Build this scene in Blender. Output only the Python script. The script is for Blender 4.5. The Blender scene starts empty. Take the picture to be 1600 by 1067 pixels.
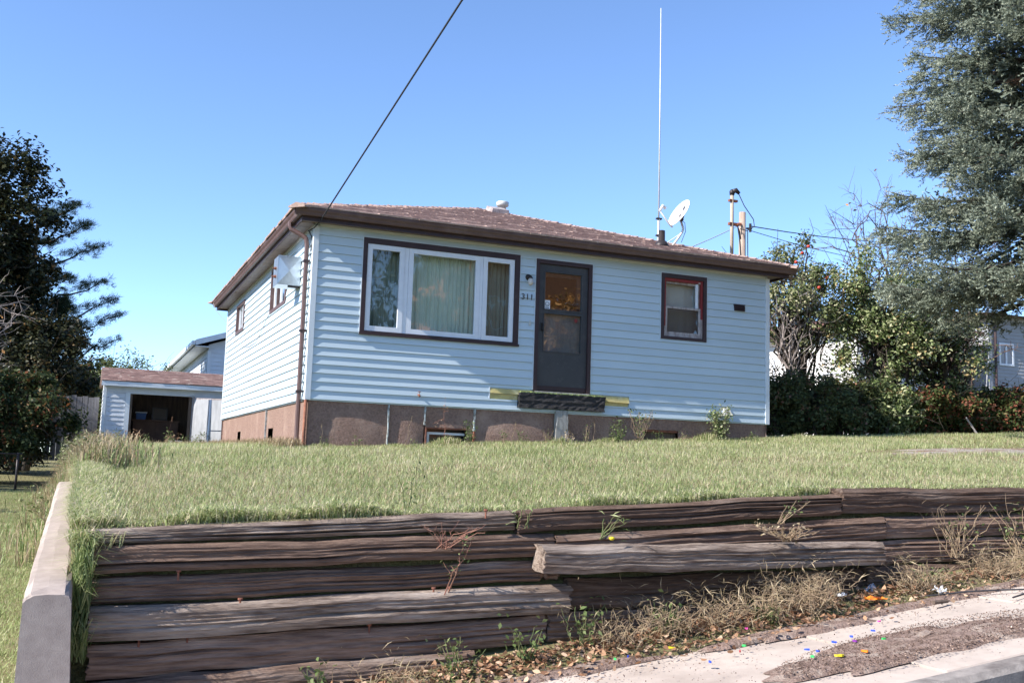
import bpy, math, random
import numpy as np
from mathutils import Vector, Matrix

scene = bpy.context.scene
col = scene.collection
PI = math.pi

# ------------------------------------------------------------------ camera, sky, sun, exposure
CAM = (-2.9635, -15.0456, -.905)
YAW, PITCH, ROLL = math.radians(22.2876), math.radians(6.956), math.radians(1.834)
cd = bpy.data.cameras.new('camera'); cam = bpy.data.objects.new('camera', cd); col.objects.link(cam)
_f = Vector((math.sin(YAW) * math.cos(PITCH), math.cos(YAW) * math.cos(PITCH), math.sin(PITCH)))
_r = Vector((math.cos(YAW), -math.sin(YAW), 0)); _u = _r.cross(_f)
_r2 = _r * math.cos(ROLL) + _u * math.sin(ROLL); _u2 = -_r * math.sin(ROLL) + _u * math.cos(ROLL)
cam.matrix_world = Matrix(((_r2.x, _u2.x, -_f.x, CAM[0]), (_r2.y, _u2.y, -_f.y, CAM[1]), (_r2.z, _u2.z, -_f.z, CAM[2]), (0, 0, 0, 1)))
cd.sensor_width = 36; cd.lens = 36 * 1616.6 / 1600; cd.clip_start = .05; cd.clip_end = 2000
scene.camera = cam

SUN = Vector((1, .108, -.73)).normalized()          # the way the light travels
world = bpy.data.worlds.new('World'); scene.world = world; world.use_nodes = True
wn = world.node_tree.nodes; wl = world.node_tree.links
sky = wn.new('ShaderNodeTexSky'); sky.sky_type = 'NISHITA'; sky.sun_disc = False
sky.sun_elevation = math.asin(-SUN.z); sky.sun_rotation = math.atan2(-SUN.x, -SUN.y)
sky.altitude = 2500; sky.air_density = .9; sky.dust_density = 0; sky.ozone_density = 4.2
wl.new(sky.outputs[0], wn['Background'].inputs[0]); wn['Background'].inputs[1].default_value = .15
sd = bpy.data.lights.new('sun', 'SUN'); sd.energy = 4.5; sd.angle = math.radians(.53); sd.color = (1, .955, .88)
sun = bpy.data.objects.new('sun', sd); col.objects.link(sun); sun.rotation_euler = SUN.to_track_quat('-Z', 'Y').to_euler()
sun.location = (-30, -5, 25)
scene.view_settings.view_transform = 'Standard'; scene.view_settings.look = 'None'
scene.view_settings.exposure = 1.16; scene.view_settings.gamma = 1

# ------------------------------------------------------------------ terrain heights
def lerp(a, b, t): return a + (b - a) * t
def smooth(a, b, x):
    t = np.clip((np.asarray(x, float) - a) / (b - a), 0, 1); return t * t * (3 - 2 * t)
def sidewalk_z(X): return -2.05 + .13 * np.clip(X, -14, 24)
def soil_z(X): return -1.965 + .128 * np.clip(X, -14, 24)
EX = [-40, -14, -3, -.4, 2.1, 3.9, 8, 20, 60]
EZ = [-1.6, -1.5, -1.33, -1.2, -1.035, -.97, -.80, -.35, 0.0]
def lawn_z(X, Y):
    """upper terrace between the timber wall and the house, and on behind it"""
    X = np.asarray(X, float); Y = np.asarray(Y, float)
    e = np.interp(X, EX, EZ); h = -.72 + .0555 * np.clip(X, -6, 30)
    t = np.clip((Y + 9) / 9, 0, 1)
    z = e + (h - e) * t + .008 * np.clip(Y, 0, 60)
    return z + .018 * np.sin(X * 1.7 + Y * .9) * np.sin(Y * 1.3 - X * .4)
def yard_z(X, Y):
    """lower yard left of the concrete wall"""
    X = np.asarray(X, float); Y = np.asarray(Y, float)
    return -2.14 + .018 * np.clip(Y + 9, 0, 40) + .02 * np.sin(X * 1.1 + Y * .7)
def ground_z(X, Y):
    X, Y = np.broadcast_arrays(np.asarray(X, float), np.asarray(Y, float))
    up = lawn_z(X, Y); low = yard_z(X, Y)
    # wall step at x=-3.05 in front of y=-4, weedy bank behind it
    k = smooth(-4.2, -2.5, Y)
    a = lerp(-3.00, -3.6, k); b = lerp(-2.965, -2.85, k)
    w = np.clip((X - a) / (b - a), 0, 1); w = w * w * (3 - 2 * w)
    back = low + (up - low) * w
    front = np.where(Y > -9.45, lerp(sidewalk_z(X) - .005, soil_z(X), np.clip((Y + 9.45) / .4, 0, 1)), sidewalk_z(X) - .1)
    front = np.where(Y < -10.78, sidewalk_z(X) - .22, front)
    front = np.where((X < -3.2), np.where(Y < -10.78, front, lerp(front, low, smooth(-10.7, -9.2, Y))), front)
    return np.where(Y < -8.9, np.where((X < -3.05) & (Y > -9.2), back, front), back)

# ------------------------------------------------------------------ materials
MATS = {}
def nodes_of(m):
    m.use_nodes = True; n = m.node_tree.nodes; return n, m.node_tree.links, n['Principled BSDF']
def mat(name, a, b=None, scale=4, lo=.35, hi=.65, rough=.8, bump=0, bscale=60, bdist=.01, stretch=(1, 1, 1), metal=0, spec=.3, vary=0, c=None, cscale=1.5, clo=.5, chi=.62, detail=6):
    """noise mix of two base colours, a third in larger patches, grain as bump, per-object variation"""
    m = bpy.data.materials.new(name); MATS[name] = m; n, l, p = nodes_of(m)
    p.inputs['Roughness'].default_value = rough; p.inputs['Metallic'].default_value = metal; p.inputs['Specular IOR Level'].default_value = spec
    tc = n.new('ShaderNodeTexCoord'); mp = n.new('ShaderNodeMapping'); mp.inputs['Scale'].default_value = stretch
    l.new(tc.outputs['Object'], mp.inputs[0])
    out = None
    def noise(sc, det=detail):
        t = n.new('ShaderNodeTexNoise'); t.inputs['Scale'].default_value = sc; t.inputs['Detail'].default_value = det; t.inputs['Roughness'].default_value = .62
        l.new(mp.outputs[0], t.inputs['Vector']); return t.outputs[0]
    def ramp(src, lo, hi):
        r = n.new('ShaderNodeMapRange'); r.inputs[1].default_value = lo; r.inputs[2].default_value = hi; l.new(src, r.inputs[0]); return r.outputs[0]
    def mix(f, x, y):
        mx = n.new('ShaderNodeMix'); mx.data_type = 'RGBA'; l.new(f, mx.inputs[0])
        for s, v in ((6, x), (7, y)):
            if isinstance(v, tuple): mx.inputs[s].default_value = (*v, 1)
            else: l.new(v, mx.inputs[s])
        return mx.outputs[2]
    src = a
    if b: src = mix(ramp(noise(scale), lo, hi), a, b)
    if c: src = mix(ramp(noise(cscale, 4), clo, chi), src, c)
    if vary:
        oi = n.new('ShaderNodeObjectInfo'); hs = n.new('ShaderNodeHueSaturation')
        v = n.new('ShaderNodeMapRange'); v.inputs[3].default_value = 1 - vary; v.inputs[4].default_value = 1 + vary
        l.new(oi.outputs['Random'], v.inputs[0]); l.new(v.outputs[0], hs.inputs['Value'])
        if isinstance(src, tuple): hs.inputs['Color'].default_value = (*src, 1)
        else: l.new(src, hs.inputs['Color'])
        src = hs.outputs[0]
    if isinstance(src, tuple): p.inputs['Base Color'].default_value = (*src, 1)
    else: l.new(src, p.inputs['Base Color'])
    if bump:
        bp = n.new('ShaderNodeBump'); bp.inputs['Strength'].default_value = bump; bp.inputs['Distance'].default_value = bdist
        l.new(noise(bscale), bp.inputs['Height']); l.new(bp.outputs[0], p.inputs['Normal'])
    return m
def leafmat(name, stops, transl=.35, rough=.6):
    """leaf colours picked leaf by leaf from the 'tint' attribute"""
    m = bpy.data.materials.new(name); MATS[name] = m; n, l, p = nodes_of(m)
    at = n.new('ShaderNodeAttribute'); at.attribute_name = 'tint'
    r = n.new('ShaderNodeValToRGB'); e = r.color_ramp.elements
    while len(e) < len(stops): e.new(.5)
    for i, (q, c) in enumerate(stops): e[i].position = q; e[i].color = (*c, 1)
    l.new(at.outputs['Fac'], r.inputs[0]); l.new(r.outputs[0], p.inputs['Base Color'])
    p.inputs['Roughness'].default_value = rough; p.inputs['Specular IOR Level'].default_value = .25
    tr = n.new('ShaderNodeBsdfTranslucent'); l.new(r.outputs[0], tr.inputs[0])
    mx = n.new('ShaderNodeMixShader'); mx.inputs[0].default_value = transl
    l.new(p.outputs[0], mx.inputs[1]); l.new(tr.outputs[0], mx.inputs[2]); l.new(mx.outputs[0], n['Material Output'].inputs[0])
    return m
def glassmat(name, tint=(.82, .86, .84), refl=.14):
    m = bpy.data.materials.new(name); MATS[name] = m; m.use_nodes = True; n = m.node_tree.nodes; l = m.node_tree.links
    n.remove(n['Principled BSDF'])
    t = n.new('ShaderNodeBsdfTransparent'); t.inputs[0].default_value = (*tint, 1)
    g = n.new('ShaderNodeBsdfGlossy'); g.inputs['Roughness'].default_value = .015
    nz = n.new('ShaderNodeTexNoise'); nz.inputs['Scale'].default_value = 2.2; nz.inputs['Detail'].default_value = 2
    tc = n.new('ShaderNodeTexCoord'); l.new(tc.outputs['Object'], nz.inputs['Vector'])
    bp = n.new('ShaderNodeBump'); bp.inputs['Strength'].default_value = .12; bp.inputs['Distance'].default_value = .02
    l.new(nz.outputs[0], bp.inputs['Height']); l.new(bp.outputs[0], g.inputs['Normal'])
    lw = n.new('ShaderNodeLayerWeight'); lw.inputs[0].default_value = .12
    ad = n.new('ShaderNodeMath'); ad.operation = 'ADD'; ad.inputs[1].default_value = refl; ad.use_clamp = True
    l.new(lw.outputs['Fresnel'], ad.inputs[0])
    mx = n.new('ShaderNodeMixShader'); l.new(ad.outputs[0], mx.inputs[0]); l.new(t.outputs[0], mx.inputs[1]); l.new(g.outputs[0], mx.inputs[2])
    l.new(mx.outputs[0], n['Material Output'].inputs[0]); return m

mat('siding', (.50, .585, .645), (.455, .545, .605), scale=2.5, rough=.5, spec=.35, bump=.12, bscale=45, bdist=.004, vary=.035, stretch=(.3, .3, 1), c=(.42, .49, .53), cscale=1.2, clo=.6, chi=.85)
mat('trim_white', (.66, .70, .74), (.58, .62, .66), rough=.45, vary=.03)
mat('vinyl_frame', (.72, .74, .79), (.66, .68, .73), scale=6, rough=.4)
mat('trim_brown', (.052, .030, .031), (.040, .024, .026), scale=5, rough=.45, bump=.06, bscale=80, vary=.08, c=(.075, .05, .048), cscale=3, clo=.6, chi=.8)
mat('gutter_brown', (.125, .075, .068), (.098, .058, .054), scale=6, rough=.42, spec=.4, c=(.165, .11, .10), cscale=2.2, clo=.58, chi=.75)
mat('soffit', (.26, .205, .195), (.22, .17, .165), rough=.6, vary=.08)
mat('shingle', (.48, .345, .295), (.30, .21, .18), scale=6, lo=.3, hi=.7, rough=.95, spec=.08, bump=.6, bscale=160, bdist=.006, c=(.56, .43, .375), cscale=11, clo=.55, chi=.7)
mat('shed_shingle', (.30, .195, .17), (.19, .12, .105), scale=5, rough=.95, spec=.08, bump=.6, bscale=160, bdist=.006, c=(.44, .36, .31), cscale=4, clo=.58, chi=.68)
mat('parge', (.34, .218, .172), (.215, .138, .110), scale=30, lo=.35, hi=.65, rough=.92, bump=1.0, bscale=62, bdist=.03, c=(.40, .28, .225), cscale=2, clo=.5, chi=.75)
mat('strip_paint', (.42, .47, .48), (.22, .21, .19), scale=22, lo=.42, hi=.6, rough=.7)
mat('rust_pipe', (.30, .125, .075), (.17, .07, .045), scale=15, rough=.8, bump=.2)
mat('door_grey', (.062, .060, .062), (.050, .049, .052), scale=4, rough=.5, c=(.078, .076, .074), cscale=6, clo=.55, chi=.7)
mat('dark_metal', (.03, .025, .025), (.05, .04, .04), rough=.45, metal=.3)
mat('galvanised', (.60, .63, .66), (.48, .51, .54), scale=7, rough=.34, metal=.85, bump=.05, bscale=8)
mat('pale_metal', (.62, .62, .60), (.5, .5, .48), scale=8, rough=.5, metal=.2)
mat('rusty', (.26, .10, .06), (.14, .06, .045), scale=18, rough=.9)
mat('red_paint', (.26, .035, .035), (.20, .03, .03), scale=9, rough=.65, c=(.45, .4, .36), cscale=7, clo=.64, chi=.68)
mat('old_wood_white', (.40, .36, .35), (.24, .19, .18), scale=12, lo=.45, hi=.62, rough=.85, stretch=(1, 1, .4))
mat('curtain', (.80, .84, .74), (.72, .77, .67), scale=3, rough=.9)
mat('curtain_dark', (.38, .42, .36), (.30, .34, .29), scale=3, rough=.9)
mat('blind', (.66, .64, .60), (.58, .56, .53), scale=3, rough=.9)
mat('white_blind', (.78, .77, .74), (.70, .69, .66), scale=5, rough=.8)
mat('room', (.12, .10, .09), rough=.9)
mat('inner_door', (.30, .27, .27), (.20, .18, .185), scale=5, rough=.7, stretch=(2, 1, .5))
mat('foam', (.56, .47, .20), (.44, .36, .16), scale=8, rough=.9, bump=.2, bscale=90, c=(.62, .58, .36), cscale=5, clo=.55, chi=.68)
mat('burnt_wood', (.032, .030, .032), (.07, .065, .066), scale=6, lo=.45, hi=.75, rough=.85, stretch=(.6, 4, 9), bump=.9, bscale=14, bdist=.03)
mat('lime', (.40, .50, .16), (.16, .17, .08), scale=14, lo=.4, hi=.6, rough=.9)
mat('post_pale', (.36, .345, .32), (.22, .21, .195), scale=9, rough=.9, stretch=(3, 3, .7), bump=.3)
mat('brass_black', (.02, .018, .018), rough=.4)
mat('sticker', (.75, .76, .78), rough=.5)
mat('ink', (.05, .06, .10), rough=.5)
mat('number', (.06, .055, .05), (.12, .11, .10), scale=30, rough=.5, metal=.4)
mat('lamp_glass', (.55, .50, .46), rough=.25, spec=.6)
mat('dish', (.72, .72, .74), (.64, .64, .66), scale=6, rough=.45)
mat('dish_logo', (.06, .065, .07), rough=.5)
mat('wire', (.03, .03, .035), rough=.6)
mat('cable_grey', (.32, .32, .33), rough=.6)
mat('timber', (.25, .168, .127), (.115, .074, .057), scale=10, lo=.34, hi=.64, rough=.93, spec=.08, stretch=(.42, 3, 5), bump=1.0, bscale=24, bdist=.016, vary=.42, c=(.40, .315, .26), cscale=1.9, clo=.56, chi=.82, detail=14)
mat('timber_grey', (.34, .265, .215), (.135, .098, .079), scale=11, lo=.34, hi=.60, rough=.93, spec=.08, stretch=(.5, 3, 5), bump=1.0, bscale=24, bdist=.016, vary=.08, c=(.45, .37, .315), cscale=1.9, clo=.5, chi=.75, detail=14)
mat('concrete', (.43, .355, .31), (.35, .285, .25), scale=16, rough=.93, spec=.12, bump=.45, bscale=170, bdist=.006, c=(.29, .235, .205), cscale=1.8, clo=.46, chi=.74)
mat('sidewalk', (.49, .41, .355), (.43, .36, .31), scale=9, rough=.93, spec=.1, bump=.5, bscale=130, bdist=.005, vary=.06, c=(.35, .285, .245), cscale=1.7, clo=.48, chi=.72)
mat('kerb', (.30, .265, .24), (.20, .175, .16), scale=11, rough=.93, bump=.5, bscale=90, bdist=.01, c=(.13, .11, .10), cscale=3, clo=.5, chi=.62)
mat('asphalt', (.06, .058, .056), (.045, .043, .042), scale=30, rough=.95, bump=.5, bscale=200, bdist=.006)
mat('dirt', (.30, .215, .18), (.19, .13, .105), scale=22, lo=.38, hi=.62, rough=.97, spec=.1, bump=1, bscale=70, bdist=.02, c=(.38, .30, .25), cscale=7, clo=.52, chi=.66)
mat('gravel', (.42, .36, .31), (.28, .23, .19), scale=40, rough=.95, bump=1, bscale=60, bdist=.03, c=(.24, .15, .10), cscale=2.2, clo=.5, chi=.6)
mat('ground', (.15, .15, .065), (.22, .19, .10), scale=3, rough=.97, spec=.1, bump=.8, bscale=40, bdist=.03, c=(.20, .145, .095), cscale=1.1, clo=.55, chi=.75)
mat('bark', (.085, .068, .056), (.045, .036, .03), scale=9, rough=.95, stretch=(3, 3, .6), bump=.8, bscale=14, bdist=.03)
mat('twig_grey', (.34, .29, .27), (.24, .20, .185), scale=9, rough=.9)
mat('twig_brown', (.13, .085, .072), (.09, .06, .052), scale=9, rough=.9)
mat('dry_stem', (.32, .24, .155), (.22, .15, .10), scale=14, rough=.9)
mat('red_stem', (.26, .115, .085), (.20, .11, .075), scale=9, rough=.8)
mat('green_stem', (.10, .14, .05), (.16, .15, .07), scale=9, rough=.8)
mat('shed_white', (.62, .65, .70), (.54, .57, .62), scale=3, rough=.6, vary=.05)
mat('bare_wood', (.17, .12, .09), (.09, .065, .05), scale=6, stretch=(5, 5, .5), rough=.9, bump=.4)
mat('grey_plank', (.24, .225, .225), (.15, .14, .14), scale=5, lo=.35, hi=.65, stretch=(5, 5, .4), rough=.92, bump=.5, bscale=14, vary=.16)
mat('grey_panel', (.46, .46, .47), (.34, .34, .35), scale=4, stretch=(3, 3, .5), rough=.85, bump=.2)
mat('blue_grey', (.26, .34, .47), (.22, .29, .41), rough=.6)
mat('blue_box', (.08, .16, .40), rough=.6)
mat('cardboard', (.16, .095, .07), (.12, .07, .055), rough=.9)
mat('white_wall', (.66, .63, .60), (.58, .55, .53), scale=2, rough=.8, vary=.03)
mat('grey_siding', (.36, .365, .39), (.31, .315, .34), scale=2, rough=.7, vary=.05)
mat('pale_siding', (.60, .64, .69), (.54, .58, .63), scale=2, rough=.6, vary=.04)
mat('far_roof', (.22, .185, .175), (.15, .125, .12), scale=12, rough=.95, bump=.3)
mat('far_roof_red', (.20, .10, .08), (.14, .07, .06), scale=12, rough=.95, bump=.3)
mat('dark_glass', (.02, .025, .03), rough=.08, spec=.8)
mat('brick', (.50, .20, .08), (.38, .14, .06), scale=8, rough=.9)
mat('pole_wood', (.40, .30, .235), (.28, .21, .17), scale=7, stretch=(3, 3, .4), rough=.9, vary=.1, bump=.3)
mat('conduit', (.40, .33, .255), (.33, .27, .21), scale=5, rough=.6)
mat('car_white', (.62, .63, .66), rough=.25, spec=.6)
mat('car_blue', (.16, .22, .36), rough=.25, spec=.6)
mat('rubber', (.02, .02, .02), rough=.85)
mat('apple_red', (.52, .035, .03), (.42, .06, .03), scale=9, rough=.35, spec=.5)
for nm, c in (('plastic_blue', (.03, .08, .6)), ('plastic_green', (.05, .55, .12)), ('plastic_yellow', (.75, .6, .03)), ('plastic_pink', (.75, .08, .35)), ('plastic_orange', (.8, .22, .02)), ('plastic_red', (.5, .03, .04)), ('plastic_purple', (.2, .03, .25))):
    mat(nm, c, rough=.4, spec=.5)
glassmat('glass'); glassmat('glass_dark', (.42, .46, .46), .12); glassmat('glass_door', (.5, .5, .48), .30); glassmat('clear_plastic', (.85, .87, .9), .25)
leafmat('grass', [(0, (.16, .21, .066)), (.34, (.32, .38, .15)), (.60, (.49, .50, .26)), (.82, (.63, .56, .38)), (1, (.68, .56, .41))], .38, .6)
leafmat('lush_grass', [(0, (.11, .16, .045)), (.5, (.23, .29, .11)), (1, (.42, .44, .22))], .35, .5)
leafmat('dry_grass', [(0, (.20, .155, .085)), (.5, (.36, .275, .165)), (1, (.50, .40, .27))], .3)
leafmat('dead_leaf', [(0, (.17, .085, .05)), (.45, (.34, .185, .105)), (.75, (.46, .29, .18)), (1, (.56, .40, .28))], .2, .8)
leafmat('litter', [(0, (.07, .045, .035)), (.5, (.17, .11, .085)), (1, (.34, .25, .20))], 0, .9)
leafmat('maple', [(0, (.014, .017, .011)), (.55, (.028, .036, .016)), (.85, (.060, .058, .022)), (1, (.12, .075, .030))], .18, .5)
leafmat('understory', [(0, (.022, .036, .013)), (.55, (.052, .075, .026)), (.8, (.09, .10, .04)), (.93, (.17, .10, .04)), (1, (.20, .075, .03))], .25)
leafmat('pine', [(0, (.022, .038, .020)), (.6, (.055, .085, .040)), (1, (.13, .155, .07))], .2)
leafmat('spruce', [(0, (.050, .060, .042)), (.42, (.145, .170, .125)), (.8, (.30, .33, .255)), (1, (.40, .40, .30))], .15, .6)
leafmat('spruce_dead', [(0, (.10, .055, .035)), (1, (.19, .115, .075))], .1)
leafmat('apple_leaf', [(0, (.07, .095, .03)), (.45, (.16, .19, .07)), (.78, (.33, .34, .18)), (1, (.50, .47, .30))], .3, .5)
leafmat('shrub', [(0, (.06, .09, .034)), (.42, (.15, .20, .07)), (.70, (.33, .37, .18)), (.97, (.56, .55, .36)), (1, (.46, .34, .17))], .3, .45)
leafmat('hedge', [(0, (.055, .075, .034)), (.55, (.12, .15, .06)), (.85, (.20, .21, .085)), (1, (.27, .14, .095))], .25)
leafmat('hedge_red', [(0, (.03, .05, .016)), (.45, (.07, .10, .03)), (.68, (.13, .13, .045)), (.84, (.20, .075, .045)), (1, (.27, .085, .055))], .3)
leafmat('far_green', [(0, (.06, .085, .032)), (.6, (.125, .155, .06)), (1, (.21, .22, .09))], .3)
leafmat('autumn', [(0, (.16, .11, .04)), (.5, (.36, .17, .05)), (1, (.50, .26, .08))], .3)
leafmat('weed_leaf', [(0, (.06, .09, .03)), (.5, (.12, .165, .055)), (1, (.22, .25, .11))], .3)

# ------------------------------------------------------------------ mesh helpers
def tag(o, label=None, cat=None, group=None, kind=None):
    for k, v in (('label', label), ('category', cat), ('group', group), ('kind', kind)):
        if v: o[k] = v
    return o
def link(name, me, m, parent=None):
    o = bpy.data.objects.new(name, me); col.objects.link(o)
    if m: me.materials.append(MATS[m] if isinstance(m, str) else m)
    adopt(o, parent); return o
def adopt(o, parent):
    if parent:
        o.parent = parent
        if parent.type == 'EMPTY': o.matrix_parent_inverse = Matrix.Translation(-parent.location)
def thing(name, label, cat, loc=(0, 0, 0), group=None):
    o = bpy.data.objects.new(name, None); col.objects.link(o); o.location = loc; o.empty_display_size = .2
    return tag(o, label, cat, group)
class MB:
    def __init__(s): s.v = []; s.f = []
    def add(s, vs, fs):
        k = len(s.v); s.v += [tuple(q) for q in vs]; s.f += [tuple(i + k for i in f) for f in fs]; return s
    def hexa(s, p): return s.add(p, [(0, 3, 2, 1), (4, 5, 6, 7), (0, 1, 5, 4), (1, 2, 6, 5), (2, 3, 7, 6), (3, 0, 4, 7)])
    def box(s, x0, x1, y0, y1, z0, z1):
        return s.hexa([(x0, y0, z0), (x1, y0, z0), (x1, y1, z0), (x0, y1, z0), (x0, y0, z1), (x1, y0, z1), (x1, y1, z1), (x0, y1, z1)])
    def fbox(s, f, u0, u1, o0, o1, z0, z1):
        """box on a wall: u along it, o outwards"""
        return s.hexa([f(u0, o1, z0), f(u1, o1, z0), f(u1, o0, z0), f(u0, o0, z0), f(u0, o1, z1), f(u1, o1, z1), f(u1, o0, z1), f(u0, o0, z1)])
    def tube(s, pts, r, n=6, cap=True):
        P = [Vector(q) for q in pts]; k = len(P); R = [r] * k if not hasattr(r, '__len__') else list(r)
        t0 = (P[1] - P[0]).normalized(); a = t0.orthogonal().normalized(); base = len(s.v)
        for i in range(k):
            t = (P[min(i + 1, k - 1)] - P[max(i - 1, 0)]); t = t.normalized() if t.length > 1e-9 else t0
            a = a - t * a.dot(t); a = a.normalized() if a.length > 1e-6 else t.orthogonal().normalized(); b = t.cross(a)
            for j in range(n):
                w = 2 * PI * j / n; q = P[i] + (a * math.cos(w) + b * math.sin(w)) * R[i]; s.v.append(tuple(q))
        for i in range(k - 1):
            for j in range(n):
                s.f.append((base + i * n + j, base + i * n + (j + 1) % n, base + (i + 1) * n + (j + 1) % n, base + (i + 1) * n + j))
        if cap: s.f.append(tuple(base + j for j in reversed(range(n)))); s.f.append(tuple(base + (k - 1) * n + j for j in range(n)))
        return s
    def lathe(s, c, prof, n=16, axis=(0, 0, 1)):
        ax = Vector(axis).normalized(); return s.tube([Vector(c) + ax * h for h, r in prof], [max(r, .0004) for h, r in prof], n)
    def build(s, name, m, parent=None, smooth_=False):
        me = bpy.data.meshes.new(name); me.from_pydata(s.v, [], s.f); me.update()
        if smooth_: me.polygons.foreach_set('use_smooth', [True] * len(me.polygons))
        return link(name, me, m, parent)
def bar(p, q, w, h=None):
    """a square bar from p to q"""
    return MB().tube([p, q], w * .7071, 4)
def np_mesh(name, V, tint, m, parent=None, smooth_=False):
    """V: (n, k, 3) separate k-gons; tint: one value for each"""
    n, k, _ = V.shape; me = bpy.data.meshes.new(name)
    me.vertices.add(n * k); me.vertices.foreach_set('co', np.ascontiguousarray(V, dtype=np.float32).ravel())
    me.loops.add(n * k); me.loops.foreach_set('vertex_index', np.arange(n * k, dtype=np.int32))
    me.polygons.add(n); me.polygons.foreach_set('loop_start', np.arange(0, n * k, k, dtype=np.int32))
    a = me.attributes.new('tint', 'FLOAT', 'POINT'); a.data.foreach_set('value', np.repeat(np.asarray(tint, dtype=np.float32), k))
    me.update(calc_edges=True); me.validate()
    return link(name, me, m, parent)
def unit(v): return v / np.maximum(np.linalg.norm(v, axis=-1, keepdims=True), 1e-9)
def leaves(rng, C, size, up=.5, outward=None, aspect=.55):
    """leaf-shaped quads round the points C"""
    n = len(C); nr = rng.normal(size=(n, 3)); nr[:, 2] = np.abs(nr[:, 2]) + up
    if outward is not None: nr += outward
    nr = unit(nr); d = unit(np.cross(nr, rng.normal(size=(n, 3)))); w = np.cross(nr, d)
    L = (size * rng.uniform(.7, 1.3, n))[:, None]; fold = nr * L * .12
    return np.stack([C - d * L * .5, C + w * L * aspect * .5 + fold, C + d * L * .5, C - w * L * aspect * .5 + fold], 1)
def needles(rng, P, D, length, width):
    n = len(P); s = unit(np.cross(D, rng.normal(size=(n, 3)))); L = (length * rng.uniform(.75, 1.2, n))[:, None]
    return np.stack([P - s * width * .5, P + s * width * .5, P + D * L], 1)
def blades(rng, B, H, width, lean, segs=2):
    """grass blades as strips of quads: straight ones of one quad, arching ones of two"""
    n = len(B); a = rng.uniform(0, 2 * PI, n); d = np.stack([np.cos(a), np.sin(a), np.zeros(n)], 1)
    s = np.stack([-np.sin(a), np.cos(a), np.zeros(n)], 1); w = (width * rng.uniform(.7, 1.3, n))[:, None]
    le = (np.asarray(lean) * rng.uniform(.2, 1, n))[:, None]; H = np.asarray(H)[:, None]; z = np.array([[0, 0, 1.]])
    mid = B + z * H * .62 + d * H * le * .30; tip = B + z * H * (1 - .42 * le) + d * H * le; c = s * w * .5; e = s * w * .06
    if segs == 1: return np.stack([B - c, B + c, tip + e, tip - e], 1)
    return np.concatenate([np.stack([B - c, B + c, mid + c * .8, mid - c * .8], 1), np.stack([mid - c * .8, mid + c * .8, tip + e, tip - e], 1)])
def scraps(rng, C, size, k=6):
    """dry curled leaves: ragged folded polygons lying about"""
    n = len(C); nr = rng.normal(size=(n, 3)); nr[:, 2] = np.abs(nr[:, 2]) + 1.0; nr = unit(nr); d = unit(np.cross(nr, rng.normal(size=(n, 3)))); w = np.cross(nr, d); L = (size * rng.uniform(.45, 1.4, n))[:, None]; V = []
    curl = rng.uniform(-.5, .9, n)[:, None]
    for i in range(k):
        t = 2 * PI * i / k; r = rng.uniform(.55, 1.05, n)[:, None] * (.5 if i % 3 else .62); V.append(C + d * L * r * math.cos(t) + w * L * r * .75 * math.sin(t) + nr * L * curl * .35 * math.cos(t) ** 2)
    return np.stack(V, 1)
def free_rects(u0, u1, z0, z1, holes):
    """the rectangle less the holes, as merged rectangles"""
    us = sorted({u0, u1, *[min(max(h[i], u0), u1) for h in holes for i in (0, 1)]}); out = []; prev = None
    for a, b in zip(us, us[1:]):
        if b - a < 1e-4: continue
        m = (a + b) / 2; spans = [(z0, z1)]
        for h in holes:
            if h[0] < m < h[1]:
                ns = []
                for p, q in spans:
                    if h[2] >= q or h[3] <= p: ns.append((p, q)); continue
                    if h[2] > p: ns.append((p, h[2]))
                    if h[3] < q: ns.append((h[3], q))
                spans = ns
        spans = [s for s in spans if s[1] - s[0] > .012]
        if prev and prev[2] == spans and abs(prev[1] - a) < 1e-6: prev[1] = b
        else: prev = [a, b, spans]; out.append(prev)
    return [(a, b, p, q) for a, b, sp in out for p, q in sp]
def siding(parent, f, u0, u1, z0, n, ex, holes, m, butt=.021, seed=1, name='siding_plank', seg=.9):
    """lapped courses, each plank proud at its lower edge and a little wavy"""
    R = random.Random(seed)
    for i in range(n):
        a = z0 + i * ex; b = a + ex
        for (p, q, c, d) in free_rects(u0, u1, a, b, holes):
            k = max(1, int((q - p) / seg)); m_ = MB(); vs = []
            bt = butt + R.uniform(-.0012, .0012)
            for j in range(k + 1):
                u = p + (q - p) * j / k; w = R.uniform(-.0011, .0011)
                oc = bt * (1 - (c - a) / ex) + .001 * ((c - a) / ex) + w; od = bt * (1 - (d - a) / ex) + .001 * ((d - a) / ex) + w * .4
                vs += [f(u, -.004, c), f(u, oc, c), f(u, od, d - .0015), f(u, -.004, d - .0015)]
            fs = [(0, 1, 2, 3), (4 * k + 3, 4 * k + 2, 4 * k + 1, 4 * k)]
            for j in range(k):
                o = 4 * j
                for e in range(4): fs.append((o + e, o + 4 + e, o + 4 + (e + 1) % 4, o + (e + 1) % 4))
            m_.add(vs, fs).build(name, m, parent)
def sag(p, q, s, n=12):
    p = Vector(p); q = Vector(q); return [p.lerp(q, i / n) - Vector((0, 0, s * 4 * (i / n) * (1 - i / n))) for i in range(n + 1)]

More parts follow.
